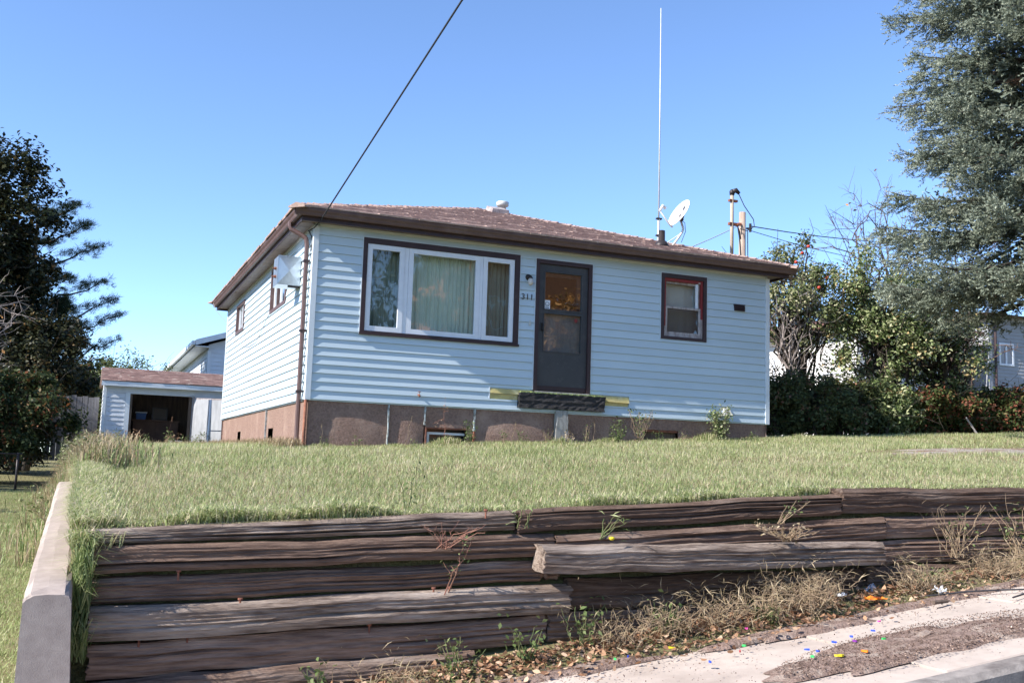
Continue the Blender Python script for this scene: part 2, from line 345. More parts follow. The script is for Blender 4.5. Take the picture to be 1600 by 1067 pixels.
# ================================================================== GROUND
def grid_sheet(name, xs, ys, zf, m, kind='structure', dz=0):
    X, Y = np.meshgrid(xs, ys, indexing='ij'); Z = zf(X, Y) + dz
    V = np.stack([X, Y, Z], -1).reshape(-1, 3); nx, ny = len(xs), len(ys)
    F = [(i * ny + j, (i + 1) * ny + j, (i + 1) * ny + j + 1, i * ny + j + 1) for i in range(nx - 1) for j in range(ny - 1)]
    me = bpy.data.meshes.new(name); me.from_pydata(V.tolist(), [], F); me.update()
    me.polygons.foreach_set('use_smooth', [True] * len(F))
    return tag(link(name, me, m), kind=kind)
gx = np.unique(np.round(np.concatenate([[-400, -200, -100, -60, -40, -28, -20, -15], np.arange(-12, -4, .5), np.arange(-4, -2.5, .1), [-3.09, -3.06, -3.03, -3.0, -2.982, -2.965], np.arange(-2.5, 16, .35), np.arange(16, 30, 1), [35, 45, 60, 90, 150, 250, 400]]), 3))
gy = np.unique(np.round(np.concatenate([[-400, -200, -100, -60, -40, -30, -22, -16, -13, -10.9, -10.79, -10.77, -10.5, -10, -9.7, -9.46, -9.44, -9.25, -9.05, -8.915, -8.885], np.arange(-8.75, 3, .3), np.arange(3, 30, 1), [35, 45, 60, 90, 150, 250, 400]]), 3))
ground = grid_sheet('ground', gx, gy, ground_z, 'ground')
# street and its kerb
street = grid_sheet('street', np.array([-60, -30, -14, -8, 0, 8, 16, 24, 40, 80.]), np.array([-19., -16, -13, -10.97]), lambda X, Y: sidewalk_z(X) - .15 + .02 * np.sin((Y + 15) * .4), 'asphalt')
def prism_run(name, xs, y0, y1, top, drop, m, parent=None, bev=.018):
    """a stone or slab that follows the slope of the street"""
    b = MB(); prof = lambda z: [(y0, z - drop), (y0, z - bev), (y0 + bev, z), (y1 - bev, z), (y1, z - bev), (y1, z - drop)]
    for x in xs:
        for (y, z) in prof(top(x)): b.v.append((x, y, z))
    for i in range(len(xs) - 1):
        for j in range(6): b.f.append((i * 6 + j, (i + 1) * 6 + j, (i + 1) * 6 + (j + 1) % 6, i * 6 + (j + 1) % 6))
    b.f.append(tuple(range(5, -1, -1))); b.f.append(tuple((len(xs) - 1) * 6 + j for j in range(6)))
    return b.build(name, m, parent)
R = random.Random(5)
kerb = bpy.data.objects.new('kerb', None); col.objects.link(kerb); kerb.location = (0, -10.88, float(sidewalk_z(0)) - .1); tag(kerb, kind='structure')
x = -14.
while x < 24:
    w = 2.4; prism_run('kerb_stone', [x + .004, x + w - .004], -10.95 + R.uniform(-.008, .008), -10.79, lambda q: float(sidewalk_z(q)) + .004, .34, 'kerb', kerb, .03); x += w
walk = bpy.data.objects.new('sidewalk', None); col.objects.link(walk); walk.location = (0, -10.1, float(sidewalk_z(0))); tag(walk, kind='structure')
x = -13.9; k = 0
while x < 24:
    w = 1.52; dz = R.uniform(-.012, .012); tl = R.uniform(-.006, .006)
    prism_run('slab', [x + .007, x + w - .007], -10.782, -9.45 + R.uniform(-.012, .012), lambda q, dz=dz, tl=tl, x=x: float(sidewalk_z(q)) + dz + tl * (q - x), .12, 'sidewalk', walk, .012); x += w

# old gravel drive on the right of the lawn: lumpy patch following the lawn
def patch(name, cx, cy, rx, ry, zf, m, seed, h=.02, n=44, rings=9, kind='structure', ang=0, rag=.25, parent=None):
    r = random.Random(seed); ph = [r.uniform(0, 6.3) for _ in range(5)]; b = MB()
    def P(t, q):
        rr = q * (1 + rag * (.5 * math.sin(2 * t + ph[0]) + .4 * math.sin(3 * t + ph[1]) + .3 * math.sin(5 * t + ph[2]) + .25 * math.sin(9 * t + ph[3]) + .2 * math.sin(14 * t + ph[4])))
        a, c = rx * rr * math.cos(t), ry * rr * math.sin(t); X = cx + a * math.cos(ang) - c * math.sin(ang); Y = cy + a * math.sin(ang) + c * math.cos(ang)
        return X, Y
    X, Y = P(0, 0); b.v.append((X, Y, float(zf(X, Y)) + h))
    for i in range(1, rings + 1):
        q = i / rings
        for j in range(n):
            X, Y = P(2 * PI * j / n, q); e = h * (1 - q ** 3) * (1 + r.uniform(-.35, .35)) - (.012 if i == rings else 0); b.v.append((X, Y, float(zf(X, Y)) + e))
    for j in range(n): b.f.append((0, 1 + j, 1 + (j + 1) % n))
    for i in range(rings - 1):
        for j in range(n):
            o = 1 + i * n; b.f.append((o + j, o + n + j, o + n + (j + 1) % n, o + (j + 1) % n))
    return tag(b.build(name, m, parent, True), kind=kind)
patch('gravel_drive', 12.0, -3.9, 5.2, .85, lawn_z, 'gravel', 3, h=.03, ang=.02)
patch('bare_soil', 10.4, -5.2, 2.8, .5, lawn_z, 'dirt', 8, h=.02, ang=.05)
wz = lambda X, Y: sidewalk_z(X) + .006
patch('dirt_patch', 1.62, -10.27, 1.0, .30, wz, 'dirt', 11, h=.022, kind='stuff', ang=.06, n=90, rag=.3)
patch('dirt_spill', 1.25, -9.52, .55, .12, wz, 'dirt', 12, h=.02, kind='stuff', ang=.0, n=80, rag=.35)
patch('dirt_drift', 3.1, -9.45, 1.6, .10, wz, 'dirt', 13, h=.02, kind='stuff', ang=.02, n=80, rag=.35)
patch('dirt_drift', -.75, -9.45, 1.1, .11, wz, 'dirt', 14, h=.02, kind='stuff', ang=.02, n=80, rag=.35)

# ================================================================== HOUSE
W, L, ZT, OV, ZG, AP = 8.074, 9.787, 2.564, .373, 2.777, 4.238
K = (AP - ZG) / (W / 2 + OV)
front = lambda u, o, z: (u, -o, z)
left = lambda u, o, z: (-o, u, z)
right = lambda u, o, z: (W + o, u, z)
back = lambda u, o, z: (u, L + o, z)
house = thing('house', 'pale blue sided bungalow with brown hip roof and picture window', 'house', (W / 2, L / 2, -.75))
PW = (.733, 3.295, 1.005, 2.475); DR = (3.578, 4.586, .322, 2.452); RW = (5.894, 6.795, 1.334, 2.459)
W1 = (2.12, 3.68, 1.69, 2.50); W2 = (7.0, 8.2, 1.79, 2.43)
BEAM = (3.318, 4.846, .034, .30); FO1 = (2.851, 3.60, .155, .335); FO2 = (4.56, 5.315, .148, .322)
EXP = ZT / 20
def wallpart(label=None):
    return None
# wall cores with real openings in the front
core = MB()
for (a, b, c, d) in free_rects(0, W, -.02, ZT + .06, [PW, (DR[0], DR[1], DR[2], DR[3]), RW]): core.fbox(front, a, b, -.13, -.006, c, d)
fw = core.build('wall', 'siding', house)
cl = MB()
for (a, b, c, d) in free_rects(.131, L - .131, -.02, ZT + .06, [W1, W2]): cl.fbox(left, a, b, -.13, -.006, c, d)
lw_ = cl.build('wall', 'siding', house)
rw_ = MB().fbox(right, .131, L - .131, -.13, -.006, -.02, ZT + .06).build('wall', 'siding', house)
bw_ = MB().fbox(back, 0, W, -.13, -.006, -.02, ZT + .06).build('wall', 'siding', house)
siding(fw, front, .055, W - .055, 0, 20, EXP, [PW, DR, RW, BEAM, FO1, FO2], 'siding', seed=2)
siding(lw_, left, .055, L - .055, 0, 20, EXP, [W1, W2], 'siding', seed=3)
siding(rw_, right, .055, L - .055, 0, 20, EXP, [], 'siding', seed=4)
siding(bw_, back, .055, W - .055, 0, 20, EXP, [], 'siding', seed=5)
# corner boards
for (x0, x1, y0, y1) in ((-.026, .055, -.026, .055), (W - .055, W + .026, -.026, .055), (-.026, .055, L - .055, L + .026), (W - .055, W + .026, L - .055, L + .026)):
    MB().box(x0, x1, y0, y1, -.012, ZT).build('corner_board', 'trim_white', house)
# thin J-channel under the eaves
MB().box(.06, W - .06, -.02, -.004, ZT - .002, ZT + .035).build('eave_channel', 'trim_white', house)
MB().box(-.02, -.004, .06, L - .06, ZT - .002, ZT + .035).build('eave_channel', 'trim_white', house)
# room behind the windows
MB().box(.14, W - .14, 3.2, 3.3, -.02, ZT).box(.14, W - .14, .14, 3.2, -.03, -.005).build('room_wall', 'room', house)

# ---- foundation: parged bays, bulge added so grazing sun imitates curved cable shadows
fnd = MB().box(.30, W - .03, .30, L - .03, -1.6, -.03).build('foundation', 'parge', house)
def bay(f, u0, u1, z0, z1, bulge, seed, holes=()):
    r = np.random.default_rng(seed)
    for (a, b, c, d) in free_rects(u0, u1, z0, z1, list(holes)):
        nu = max(2, int((b - a) / .06)); nz = max(2, int((d - c) / .06)); m_ = MB()
        for i in range(nu + 1):
            for j in range(nz + 1):
                u = a + (b - a) * i / nu; z = c + (d - c) * j / nz
                tu = (u - u0) / (u1 - u0); tz = (z - z0) / (z1 - z0)
                o = -.03 + bulge * max(0, 1 - (2 * tu - 1) ** 2 - (max(0, tz - .55) / .45) ** 2) ** .8 + r.normal() * .0008
                m_.v.append(f(u, o, z))
        for i in range(nu):
            for j in range(nz): q = i * (nz + 1) + j; m_.f.append((q, q + nz + 1, q + nz + 2, q + 1))
        m_.build('parge_panel', 'parge', fnd, True)
BW = (1.84, 2.50, -.92, -.33); BW2 = (5.62, 6.28, -.62, -.20)
bay(front, .0, 1.235, -1.5, -.01, .026, 1); bay(front, 1.255, 1.81, -1.5, -.01, .022, 2)
bay(front, 1.83, 2.61, -1.5, -.01, .016, 3, [BW]); bay(front, 2.63, 3.98, -1.5, -.01, .034, 4)
bay(front, 4.0, W, -1.5, -.01, .010, 5, [BW2])
bay(left, .0, L, -1.5, -.01, .006, 6, [(2.85, 3.35, -.72, -.36), (6.75, 7.2, -.72, -.34)])
bay(right, 0, L, -1.5, -.01, .0, 7); bay(back, 0, W, -1.5, -.01, .0, 8)
def drip(u, z0, z1, w=.022, seed=0):
    r = random.Random(seed); n = 9; m_ = MB(); P = []
    for i in range(n + 1):
        z = z0 + (z1 - z0) * i / n; P.append((u + r.uniform(-.006, .006), w * r.uniform(.55, 1.1), z))
    for (c, ww, z) in P: m_.v += [(c - ww / 2, -.004, z), (c + ww / 2, -.004, z), (c + ww / 2, .03, z), (c - ww / 2, .03, z)]
    for i in range(n):
        for e in range(4): m_.f.append((4 * i + e, 4 * i + (e + 1) % 4, 4 * i + 4 + (e + 1) % 4, 4 * i + 4 + e))
    m_.f += [(3, 2, 1, 0), (4 * n, 4 * n + 1, 4 * n + 2, 4 * n + 3)]
    return m_
drip(1.245, -1.0, -.015, .024, 1).build('joint_strip', 'strip_paint', house)
drip(1.815, -.30, -.015, .026, 2).build('joint_strip', 'strip_paint', house)
drip(2.62, -.36, -.015, .034, 3).build('joint_strip', 'strip_paint', house)
tag(drip(2.62, -1.0, -.36, .028, 4).build('joint_strip', 'rust_pipe', house), 'rusty lower end of joint strip')
MB().tube([(-.012, -.012, -1.1), (-.012, -.012, -.014)], .022, 10).build('corner_pipe', 'rust_pipe', house, True)
# basement window in its well
bwn = MB().fbox(front, BW[0], BW[1], -.16, -.145, BW[2], BW[3]).build('basement_window', 'dark_glass', house)
fb = MB()
for (a, b, c, d) in ((BW[0] + .05, BW[0] + .085, BW[2], -.40), (BW[0] + .085, BW[1], -.435, -.40)): fb.fbox(front, a, b, -.144, -.10, c, d)
fb.build('window_frame', 'vinyl_frame', bwn)
MB().fbox(front, BW[0], BW[1], -.15, -.02, -.352, -.332).fbox(front, BW[0], BW[0] + .02, -.15, -.02, BW[2], -.354).build('window_reveal', 'rusty', bwn)
b2 = MB().fbox(front, BW2[0], BW2[1], -.12, -.105, BW2[2], BW2[3]).build('basement_window', 'bare_wood', house)
MB().fbox(front, BW2[0], BW2[1], -.104, -.04, BW2[3] - .035, BW2[3]).build('window_frame', 'rusty', b2)
for (a, b, c, d) in ((2.85, 3.35, -.72, -.36), (6.75, 7.2, -.72, -.34)):
    v_ = MB().fbox(left, a, b, -.14, -.12, c, d).build('foundation_vent', 'room', house)
    MB().fbox(left, a, a + .05, -.119, -.06, c, d).build('vent_frame', 'rusty', v_)
tag(drip(0, -.9, -.02, .02, 9).build('joint_strip', 'strip_paint', house))
house_strip = [o for o in house.children if o.name.startswith('joint_strip')][-1]
house_strip.data.transform(Matrix.Rotation(-PI / 2, 4, 'Z')); house_strip.data.transform(Matrix.Translation((0.0, 3.55, 0)))

# ---- roof
x0, x1, y0, y1 = -OV, W + OV, -OV, L + OV; yr0, yr1 = W / 2, L - W / 2; xm = W / 2; zr = AP
ZE = ZG - .035
deck = MB(); deck.v = [(x0 + .02, y0 + .02, ZE), (x1 - .02, y0 + .02, ZE), (x1 - .02, y1 - .02, ZE), (x0 + .02, y1 - .02, ZE), (xm, yr0, zr - .035), (xm, yr1, zr - .035)]
deck.f = [(0, 1, 4), (1, 2, 5, 4), (2, 3, 5), (3, 0, 4, 5), (3, 2, 1, 0)]
roof = deck.build('roof', 'shingle', house)
def roof_face(A, B, T0, T1, seed, exposure=.142, m='shingle'):
    """shingle tabs in courses up the slope A-B (eave) to T0-T1 (top)"""
    A, B, T0, T1 = map(Vector, (A, B, T0, T1)); r = random.Random(seed); m_ = MB()
    e = (B - A).normalized(); sl = (T0 - A) - e * (T0 - A).dot(e); S = sl.length; s = sl / S; nrm = e.cross(s).normalized()
    n = int(S / exposure); a0 = 0; aT = (T0 - A).dot(e); b0 = (B - A).length; bT = (T1 - A).dot(e)
    for i in range(n + 1):
        h0 = i * exposure - .015; h1 = h0 + exposure * 1.25
        if h1 > S + .06: h1 = S + .06
        q = max(0, min(1, (h0 + exposure * .5) / S)); ua, ub = lerp(a0, aT, q), lerp(b0, bT, q); u = ua - r.uniform(0, .3)
        while u < ub:
            w = .305; p, t = max(u, ua) + .002, min(u + w, ub) - .002; u += w
            if t - p < .03: continue
            l1 = .013 + r.uniform(-.004, .007); j = r.uniform(-.010, .008); z1 = .001
            P = [A + e * p + s * (h0 + j) , A + e * t + s * (h0 + j + r.uniform(-.004, .004)), A + e * t + s * h1, A + e * p + s * h1]
            m_.hexa([P[0] - nrm * .01, P[1] - nrm * .01, P[2] - nrm * .012, P[3] - nrm * .012, P[0] + nrm * l1, P[1] + nrm * (l1 + r.uniform(-.003, .004)), P[2] + nrm * z1, P[3] + nrm * z1])
    return tag(m_.build('shingles', m, roof), kind='stuff')
c00, c10, c11, c01 = (x0, y0, ZG - .02), (x1, y0, ZG - .02), (x1, y1, ZG - .02), (x0, y1, ZG - .02); r0, r1 = (xm, yr0, zr - .01), (xm, yr1, zr - .01)
roof_face(c00, c10, r0, r0, 1); roof_face(c10, c11, r0, r1, 2); roof_face(c11, c01, r1, r1, 3); roof_face(c01, c00, r1, r0, 4)
def caps(A, B, seed):
    A, B = Vector(A), Vector(B); r = random.Random(seed); d = (B - A); n = int(d.length / .15); d.normalize(); w = d.cross(Vector((0, 0, 1))).normalized(); up = w.cross(d); m_ = MB()
    for i in range(n):
        p = A + d * (i * .15); q = p + d * .27; z0_ = .028 + r.uniform(-.004, .010); z1_ = .012
        for (pp, zz) in ((p, z0_), (q, z1_)):
            m_.v += [tuple(pp - w * .14 + up * (zz - .052)), tuple(pp + up * zz), tuple(pp + w * .14 + up * (zz - .052)), tuple(pp + w * .14 + up * (zz - .075)), tuple(pp - w * .14 + up * (zz - .075))]
        o = 10 * i
        for e in range(5): m_.f.append((o + e, o + (e + 1) % 5, o + 5 + (e + 1) % 5, o + 5 + e))
        m_.f += [(o + 4, o + 3, o + 2, o + 1, o), (o + 5, o + 6, o + 7, o + 8, o + 9)]
    return tag(m_.build('hip_caps', 'shingle', roof), kind='stuff')
for i, (a, b) in enumerate(((c00, r0), (c10, r0), (c11, r1), (c01, r1), (r0, r1))): caps(a, b, 20 + i)
# fascia, gutters, soffits
gd = .115
MB().box(x0 + gd, x1 - gd, y0 + gd, y0 + gd + .022, ZT + .004, ZE - .004).build('fascia', 'trim_brown', house)
MB().box(x0 + gd, x0 + gd + .022, y0 + gd + .024, y1 - gd - .024, ZT + .004, ZE - .004).build('fascia', 'trim_brown', house)
MB().box(x1 - gd - .022, x1 - gd, y0 + gd + .024, y1 - gd - .024, ZT + .004, ZE - .004).build('fascia', 'trim_brown', house)
MB().box(x0 + gd, x1 - gd, y1 - gd - .022, y1 - gd, ZT + .004, ZE - .004).build('fascia', 'trim_brown', house)
def gutter(P, Q, out):
    """ogee gutter: open trough with a rolled lip"""
    P, Q, out = Vector(P), Vector(Q), Vector(out); prof = [(.003, 0), (.003, -.115), (.065, -.118), (.075, -.10), (.082, -.075), (.100, -.05), (.108, -.03), (.108, -.004), (.100, 0), (.100, -.012), (.098, -.045), (.062, -.108), (.008, -.106), (.008, 0)]
    m_ = MB(); n = len(prof)
    for e in (P, Q):
        mit = 1
        for (o, z) in prof: m_.v.append(tuple(e + out * o + Vector((0, 0, z))))
    for j in range(n): m_.f.append((j, (j + 1) % n, n + (j + 1) % n, n + j))
    m_.f += [tuple(range(n - 1, -1, -1)), tuple(range(n, 2 * n))]
    return m_.build('gutter', 'gutter_brown', house)
zgt = ZG - .028
gutter((x0 + .004, y0 + gd, zgt), (x1 + .0, y0 + gd, zgt), (0, -1, 0))
gutter((x0 + gd, y0 + .118, zgt), (x0 + gd, y1 - .118, zgt), (-1, 0, 0))
gutter((x1 - gd, y0 + .118, zgt), (x1 - gd, y1 - .118, zgt), (1, 0, 0))
# drip edge strip above the gutter
MB().box(x0 + .01, x1 - .01, y0 - .004, y0 + .03, ZG - .026, ZG - .016).build('drip_edge', 'gutter_brown', house)
MB().box(x0 - .004, x0 + .03, y0 + .031, y1 - .03, ZG - .026, ZG - .016).build('drip_edge', 'gutter_brown', house)
sof = MB().box(x0 + gd + .024, x1 - gd - .024, y0 + gd + .024, y1 - gd - .024, ZT + .046, ZT + .056).build('soffit', 'soffit', house)
R = random.Random(8); y = .0
while y < L - .01:                                           # left eave, seen from below: separate soffit slats
    MB().box(x0 + gd + .026, -.022, y + .004, min(y + .148, L), ZT + .034 + R.uniform(0, .002), ZT + .044).build('soffit_slat', 'soffit', sof); y += .152
x = -.2
while x < W + .2:
    MB().box(x + .004, x + .298, y0 + gd + .026, -.024, ZT + .037 + R.uniform(0, .002), ZT + .044).build('soffit_slat', 'soffit', sof); x += .302
# downspout on the left wall by the front corner
ds = house
b = MB().tube([(x0 + .055, .34, ZG - .12), (x0 + .055, .34, ZG - .19), (x0 + .075, .33, ZG - .235), (-.13, .27, ZG - .33), (-.085, .25, ZG - .37), (-.07, .245, ZG - .45), (-.068, .24, 1.2), (-.066, .24, -.2), (-.066, .24, -.72), (-.085, .21, -.80)], [.034, .036, .037, .037, .037, .037, .037, .037, .037, .037], 8)
dsp = b.build('downspout', 'gutter_brown', house)
for z in (2.05, 1.0, .1): MB().box(-.112, -.022, .19, .29, z, z + .03).build('strap', 'trim_brown', dsp)

# ---- picture window
pw = MB()
for (a, b, c, d) in ((PW[0], PW[1], 2.392, 2.475), (PW[0], PW[1], 1.005, 1.06), (PW[0], PW[0] + .066, 1.0605, 2.3915), (PW[1] - .085, PW[1], 1.0605, 2.3915)): pw.fbox(front, a, b, -.10, .030, c, d)
pwo = pw.build('picture_window', 'trim_brown', house); pwo['label'] = 'three-part picture window with dark brown casing'
MB().fbox(front, PW[0] - .012, PW[1] + .012, .0305, .048, 1.0, 1.035).build('sill', 'trim_brown', pwo)
MB().fbox(front, PW[0] - .012, PW[1] + .012, -.002, .024, PW[3] + .0005, PW[3] + .012).fbox(front, PW[0] - .012, PW[0] - .0005, -.002, .024, PW[2], PW[3]).fbox(front, PW[1] + .0005, PW[1] + .012, -.002, .024, PW[2], PW[3]).build('casing_channel', 'trim_white', pwo)
def sash(par, f, u0, u1, z0, z1, w, o0, o1, m, glass, gname='pane', name='sash'):
    b = MB()
    for (a, c, d, e) in ((u0, u1, z0, z0 + w), (u0, u1, z1 - w, z1), (u0, u0 + w, z0 + w + .0005, z1 - w - .0005), (u1 - w, u1, z0 + w + .0005, z1 - w - .0005)): b.fbox(f, a, c, o0, o1, d, e)
    s = b.build(name, m, par)
    om = (o0 + o1) / 2
    q = MB(); q.add([f(u0 + w - .004, om, z0 + w - .004), f(u1 - w + .004, om, z0 + w - .004), f(u1 - w + .004, om, z1 - w + .004), f(u0 + w - .004, om, z1 - w + .004)], [(0, 1, 2, 3)])
    q.build(gname, glass, s); return s
sash(pwo, front, .805, 1.385, 1.066, 2.386, .075, -.05, .012, 'vinyl_frame', 'glass')
sash(pwo, front, 1.455, 2.625, 1.066, 2.386, .075, -.05, .006, 'vinyl_frame', 'glass')
sash(pwo, front, 2.675, 3.205, 1.066, 2.386, .072, -.05, .012, 'vinyl_frame', 'glass')
for a, b in ((1.388, 1.452), (2.628, 2.672)): MB().fbox(front, a, b, -.06, .004, 1.066, 2.386).build('mullion', 'vinyl_frame', pwo)
def curtain(par, u0, u1, o, z0, z1, m, folds, depth, seed, name='curtain'):
    r = random.Random(seed); n = int(folds * 8); b = MB(); ph = r.uniform(0, 6)
    for i in range(n + 1):
        u = u0 + (u1 - u0) * i / n; w = math.sin(2 * PI * folds * i / n + ph + .8 * math.sin(i * .13)) * depth * (1 + .4 * math.sin(i * .31)) + r.uniform(-.003, .003)
        b.v += [(u, -(o + w * .8), z0), (u + r.uniform(-.004, .004), -(o + w), z1)]
    for i in range(n): b.f.append((2 * i, 2 * i + 2, 2 * i + 3, 2 * i + 1))
    return b.build(name, m, par, True)
curtain(pwo, 1.44, 2.64, -.20, 1.02, 2.45, 'curtain', 17, .018, 1)
curtain(pwo, .75, 1.43, -.24, 1.02, 2.45, 'curtain_dark', 9, .018, 2); curtain(pwo, 2.66, 3.28, -.24, 1.02, 2.45, 'curtain_dark', 8, .018, 3)

# ---- right window: brown casing, flaking red inner trim, double hung
rw = MB()
for (a, b, c, d) in ((RW[0], RW[1], 2.385, RW[3]), (RW[0], RW[1], RW[2], 1.385), (RW[0], RW[0] + .062, 1.3855, 2.3845), (RW[1] - .066, RW[1], 1.3855, 2.3845)): rw.fbox(front, a, b, -.10, .030, c, d)
rwo = rw.build('window', 'trim_brown', house); rwo['label'] = 'double hung window with flaking red inner trim'
MB().fbox(front, RW[0] - .012, RW[1] + .012, -.002, .022, RW[3] + .0005, RW[3] + .012).fbox(front, RW[0] - .012, RW[0] - .0005, -.002, .022, RW[2], RW[3]).fbox(front, RW[1] + .0005, RW[1] + .012, -.002, .022, RW[2], RW[3]).build('casing_channel', 'trim_white', rwo)
b = MB()
for (a, bb, c, d) in ((5.957, 6.728, 2.338, 2.384), (5.957, 5.994, 1.56, 2.3375), (6.69, 6.728, 1.72, 2.3375)): b.fbox(front, a, bb, -.09, .004, c, d)
b.build('inner_trim', 'red_paint', rwo)
b = MB()
for (a, bb, c, d) in ((5.957, 5.994, 1.386, 1.5595), (6.69, 6.728, 1.386, 1.7195), (5.9945, 6.6895, 1.386, 1.43)): b.fbox(front, a, bb, -.09, .002, c, d)
b.build('inner_trim', 'old_wood_white', rwo)
sash(rwo, front, 5.996, 6.688, 1.87, 2.336, .034, -.085, -.045, 'old_wood_white', 'glass')
sash(rwo, front, 5.996, 6.688, 1.432, 1.905, .036, -.044, -.006, 'old_wood_white', 'glass_dark')
MB().fbox(front, 6.60, 6.64, -.044, -.012, 1.91, 2.33).build('screen_edge', 'vinyl_frame', rwo)
curtain(rwo, 5.93, 6.76, -.17, 1.35, 2.42, 'blind', 5, .006, 4, 'blind')

# ---- storm door
df = MB()
for (a, b, c, d) in ((DR[0], DR[1], 2.385, DR[3]), (DR[0], DR[0] + .062, DR[2], 2.3845), (DR[1] - .062, DR[1], DR[2], 2.3845)): df.fbox(front, a, b, -.11, .034, c, d)
dfo = df.build('door_frame', 'trim_brown', house)
MB().fbox(front, DR[0] - .012, DR[1] + .012, -.002, .024, DR[3] + .0005, DR[3] + .012).fbox(front, DR[0] - .012, DR[0] - .0005, -.002, .024, .335, DR[3]).fbox(front, DR[1] + .0005, DR[1] + .012, -.002, .024, .335, DR[3]).build('casing_channel', 'trim_white', dfo)
d0, d1, e0, e1 = 3.642, 4.522, .336, 2.383; PN1 = (3.752, 4.414, 1.655, 2.255); PN2 = (3.752, 4.414, .972, 1.58)
b = MB()
for (a, bb, c, d) in free_rects(d0, d1, e0, e1, [PN1, PN2]): b.fbox(front, a, bb, -.045, -.008, c, d)
door = b.build('door', 'door_grey', house); door['label'] = 'dark grey storm door with two glass panels'
for q in (PN1, PN2):
    b = MB()
    for (a, bb, c, d) in ((q[0] - .012, q[1] + .012, q[3], q[3] + .02), (q[0] - .012, q[1] + .012, q[2] - .02, q[2]), (q[0] - .018, q[0], q[2] + .0005, q[3] - .0005), (q[1], q[1] + .018, q[2] + .0005, q[3] - .0005)): b.fbox(front, a, bb, -.0075, .002, c, d)
    b.build('pane_trim', 'door_grey', door)
for q, g in ((PN1, 'glass_door'), (PN2, 'glass')):
    MB().add([front(q[0], -.03, q[2]), front(q[1], -.03, q[2]), front(q[1], -.03, q[3]), front(q[0], -.03, q[3])], [(0, 1, 2, 3)]).build('pane', g, door)
MB().fbox(front, 3.70, 3.735, -.0075, .012, 1.29, 1.42).build('handle', 'brass_black', door)
MB().tube([front(3.72, .012, 1.40), front(3.72, .045, 1.39), front(3.722, .05, 1.35), front(3.722, .045, 1.31), front(3.72, .012, 1.30)], .008, 6).build('pull', 'brass_black', door)
MB().fbox(front, d0 + .002, d1 - .002, -.0075, .004, e0 + .002, e0 + .075).build('kick_strip', 'trim_brown', door)
ind = MB()
for (a, bb, c, d) in free_rects(DR[0] + .063, DR[1] - .063, DR[2], 2.384, [(3.80, 4.36, 1.70, 2.2)]): ind.fbox(front, a, bb, -.125, -.085, c, d)
indo = ind.build('inner_door', 'inner_door', house)
MB().fbox(front, 3.80, 4.36, -.14, -.126, 1.70, 2.2).build('door_light', 'dark_glass', indo)
st = MB().fbox(front, 3.758, 3.858, -.029, -.027, 1.66, 1.80).build('sticker', 'sticker', door)
b = MB(); b.tube([front(3.808 + .034 * math.cos(t * PI / 8), -.0262, 1.735 + .034 * math.sin(t * PI / 8)) for t in range(17)], .0045, 4)
b.tube([front(3.808 + .018 * math.cos(t * PI / 8), -.0262, 1.735 + .018 * math.sin(t * PI / 8)) for t in range(9, 16)], .004, 4); b.fbox(front, 3.775, 3.842, -.0268, -.0262, 1.672, 1.684); b.build('printed_mark', 'ink', st)
b = MB(); c_ = front(4.33, -.0295, 1.505); P = []
for i in range(14):
    a = 2 * PI * i / 14; rr = .042 if i % 2 == 0 else .022; P.append((c_[0] + rr * math.cos(a), c_[1] + .002, c_[2] + rr * math.sin(a)))
b.add(P + [(p[0], p[1] - .003, p[2]) for p in P], [tuple(range(13, -1, -1)), tuple(range(14, 28))] + [(i, (i + 1) % 14, 14 + (i + 1) % 14, 14 + i) for i in range(14)]); b.build('leaf_decal', 'red_paint', door)
# threshold, lime strip, foam, burnt beam, post
MB().fbox(front, 3.60, 4.57, -.10, .036, .302, .321).build('threshold', 'old_wood_white', house)
b = MB(); R = random.Random(4)
for i in range(26):
    u = 3.36 + i * .056; b.fbox(front, u, u + .05, .0, .055 + R.uniform(0, .02), .286 + R.uniform(-.008, .002), .2995)
b.build('foam_edge', 'lime', house)
def rough_block(x0, x1, y0, y1, z0, z1, m, name, parent, seed, amp=.006, nx=24):
    r = np.random.default_rng(seed); prof = []
    for t in np.linspace(0, 1, 7)[:-1]: prof.append((y0, z0 + (z1 - z0) * t))
    for t in np.linspace(0, 1, 5)[:-1]: prof.append((y0 + (y1 - y0) * t, z1))
    prof += [(y1, z1), (y1, z0), ((y0 + y1) / 2, z0)]
    n = len(prof); off = r.normal(size=(n, 2)) * amp; b = MB()
    for i in range(nx + 1):
        X = x0 + (x1 - x0) * i / nx + (r.uniform(-.01, .01) if 0 < i < nx else 0)
        for j, (y, z) in enumerate(prof): b.v.append((X + (r.uniform(-.015, .015) if i in (0, nx) else 0), y + off[j, 0] + r.normal() * amp * .6, z + off[j, 1] * .5 + r.normal() * amp * .4))
    for i in range(nx):
        for j in range(n): b.f.append((i * n + j, (i + 1) * n + j, (i + 1) * n + (j + 1) % n, i * n + (j + 1) % n))
    b.f += [tuple(range(n - 1, -1, -1)), tuple(nx * n + j for j in range(n))]
    return b.build(name, m, parent)
rough_block(3.33, 4.835, -.085, .02, .046, .276, 'burnt_wood', 'sill_beam', house, 5)['label'] = 'charred black beam under the door'
def board(u0, u1, z0, z1, o, tl, th, name, m, k=0):
    b = MB(); f = front; b.hexa([f(u0, o - th, z0), f(u1, o - th, z0 + k), f(u1, o - th - .004, z1 + k * .4), f(u0, o - th - .004, z1), f(u0, o + tl, z0), f(u1, o + tl, z0 + k), f(u1, o, z1 + k * .4), f(u0, o, z1)]); return b.build(name, m, house)
board(2.858, 3.575, .245, .322, .010, .018, .018, 'foam_board', 'foam', -.004); board(2.858, 3.326, .155, .238, .004, .004, .012, 'foam_board', 'foam')
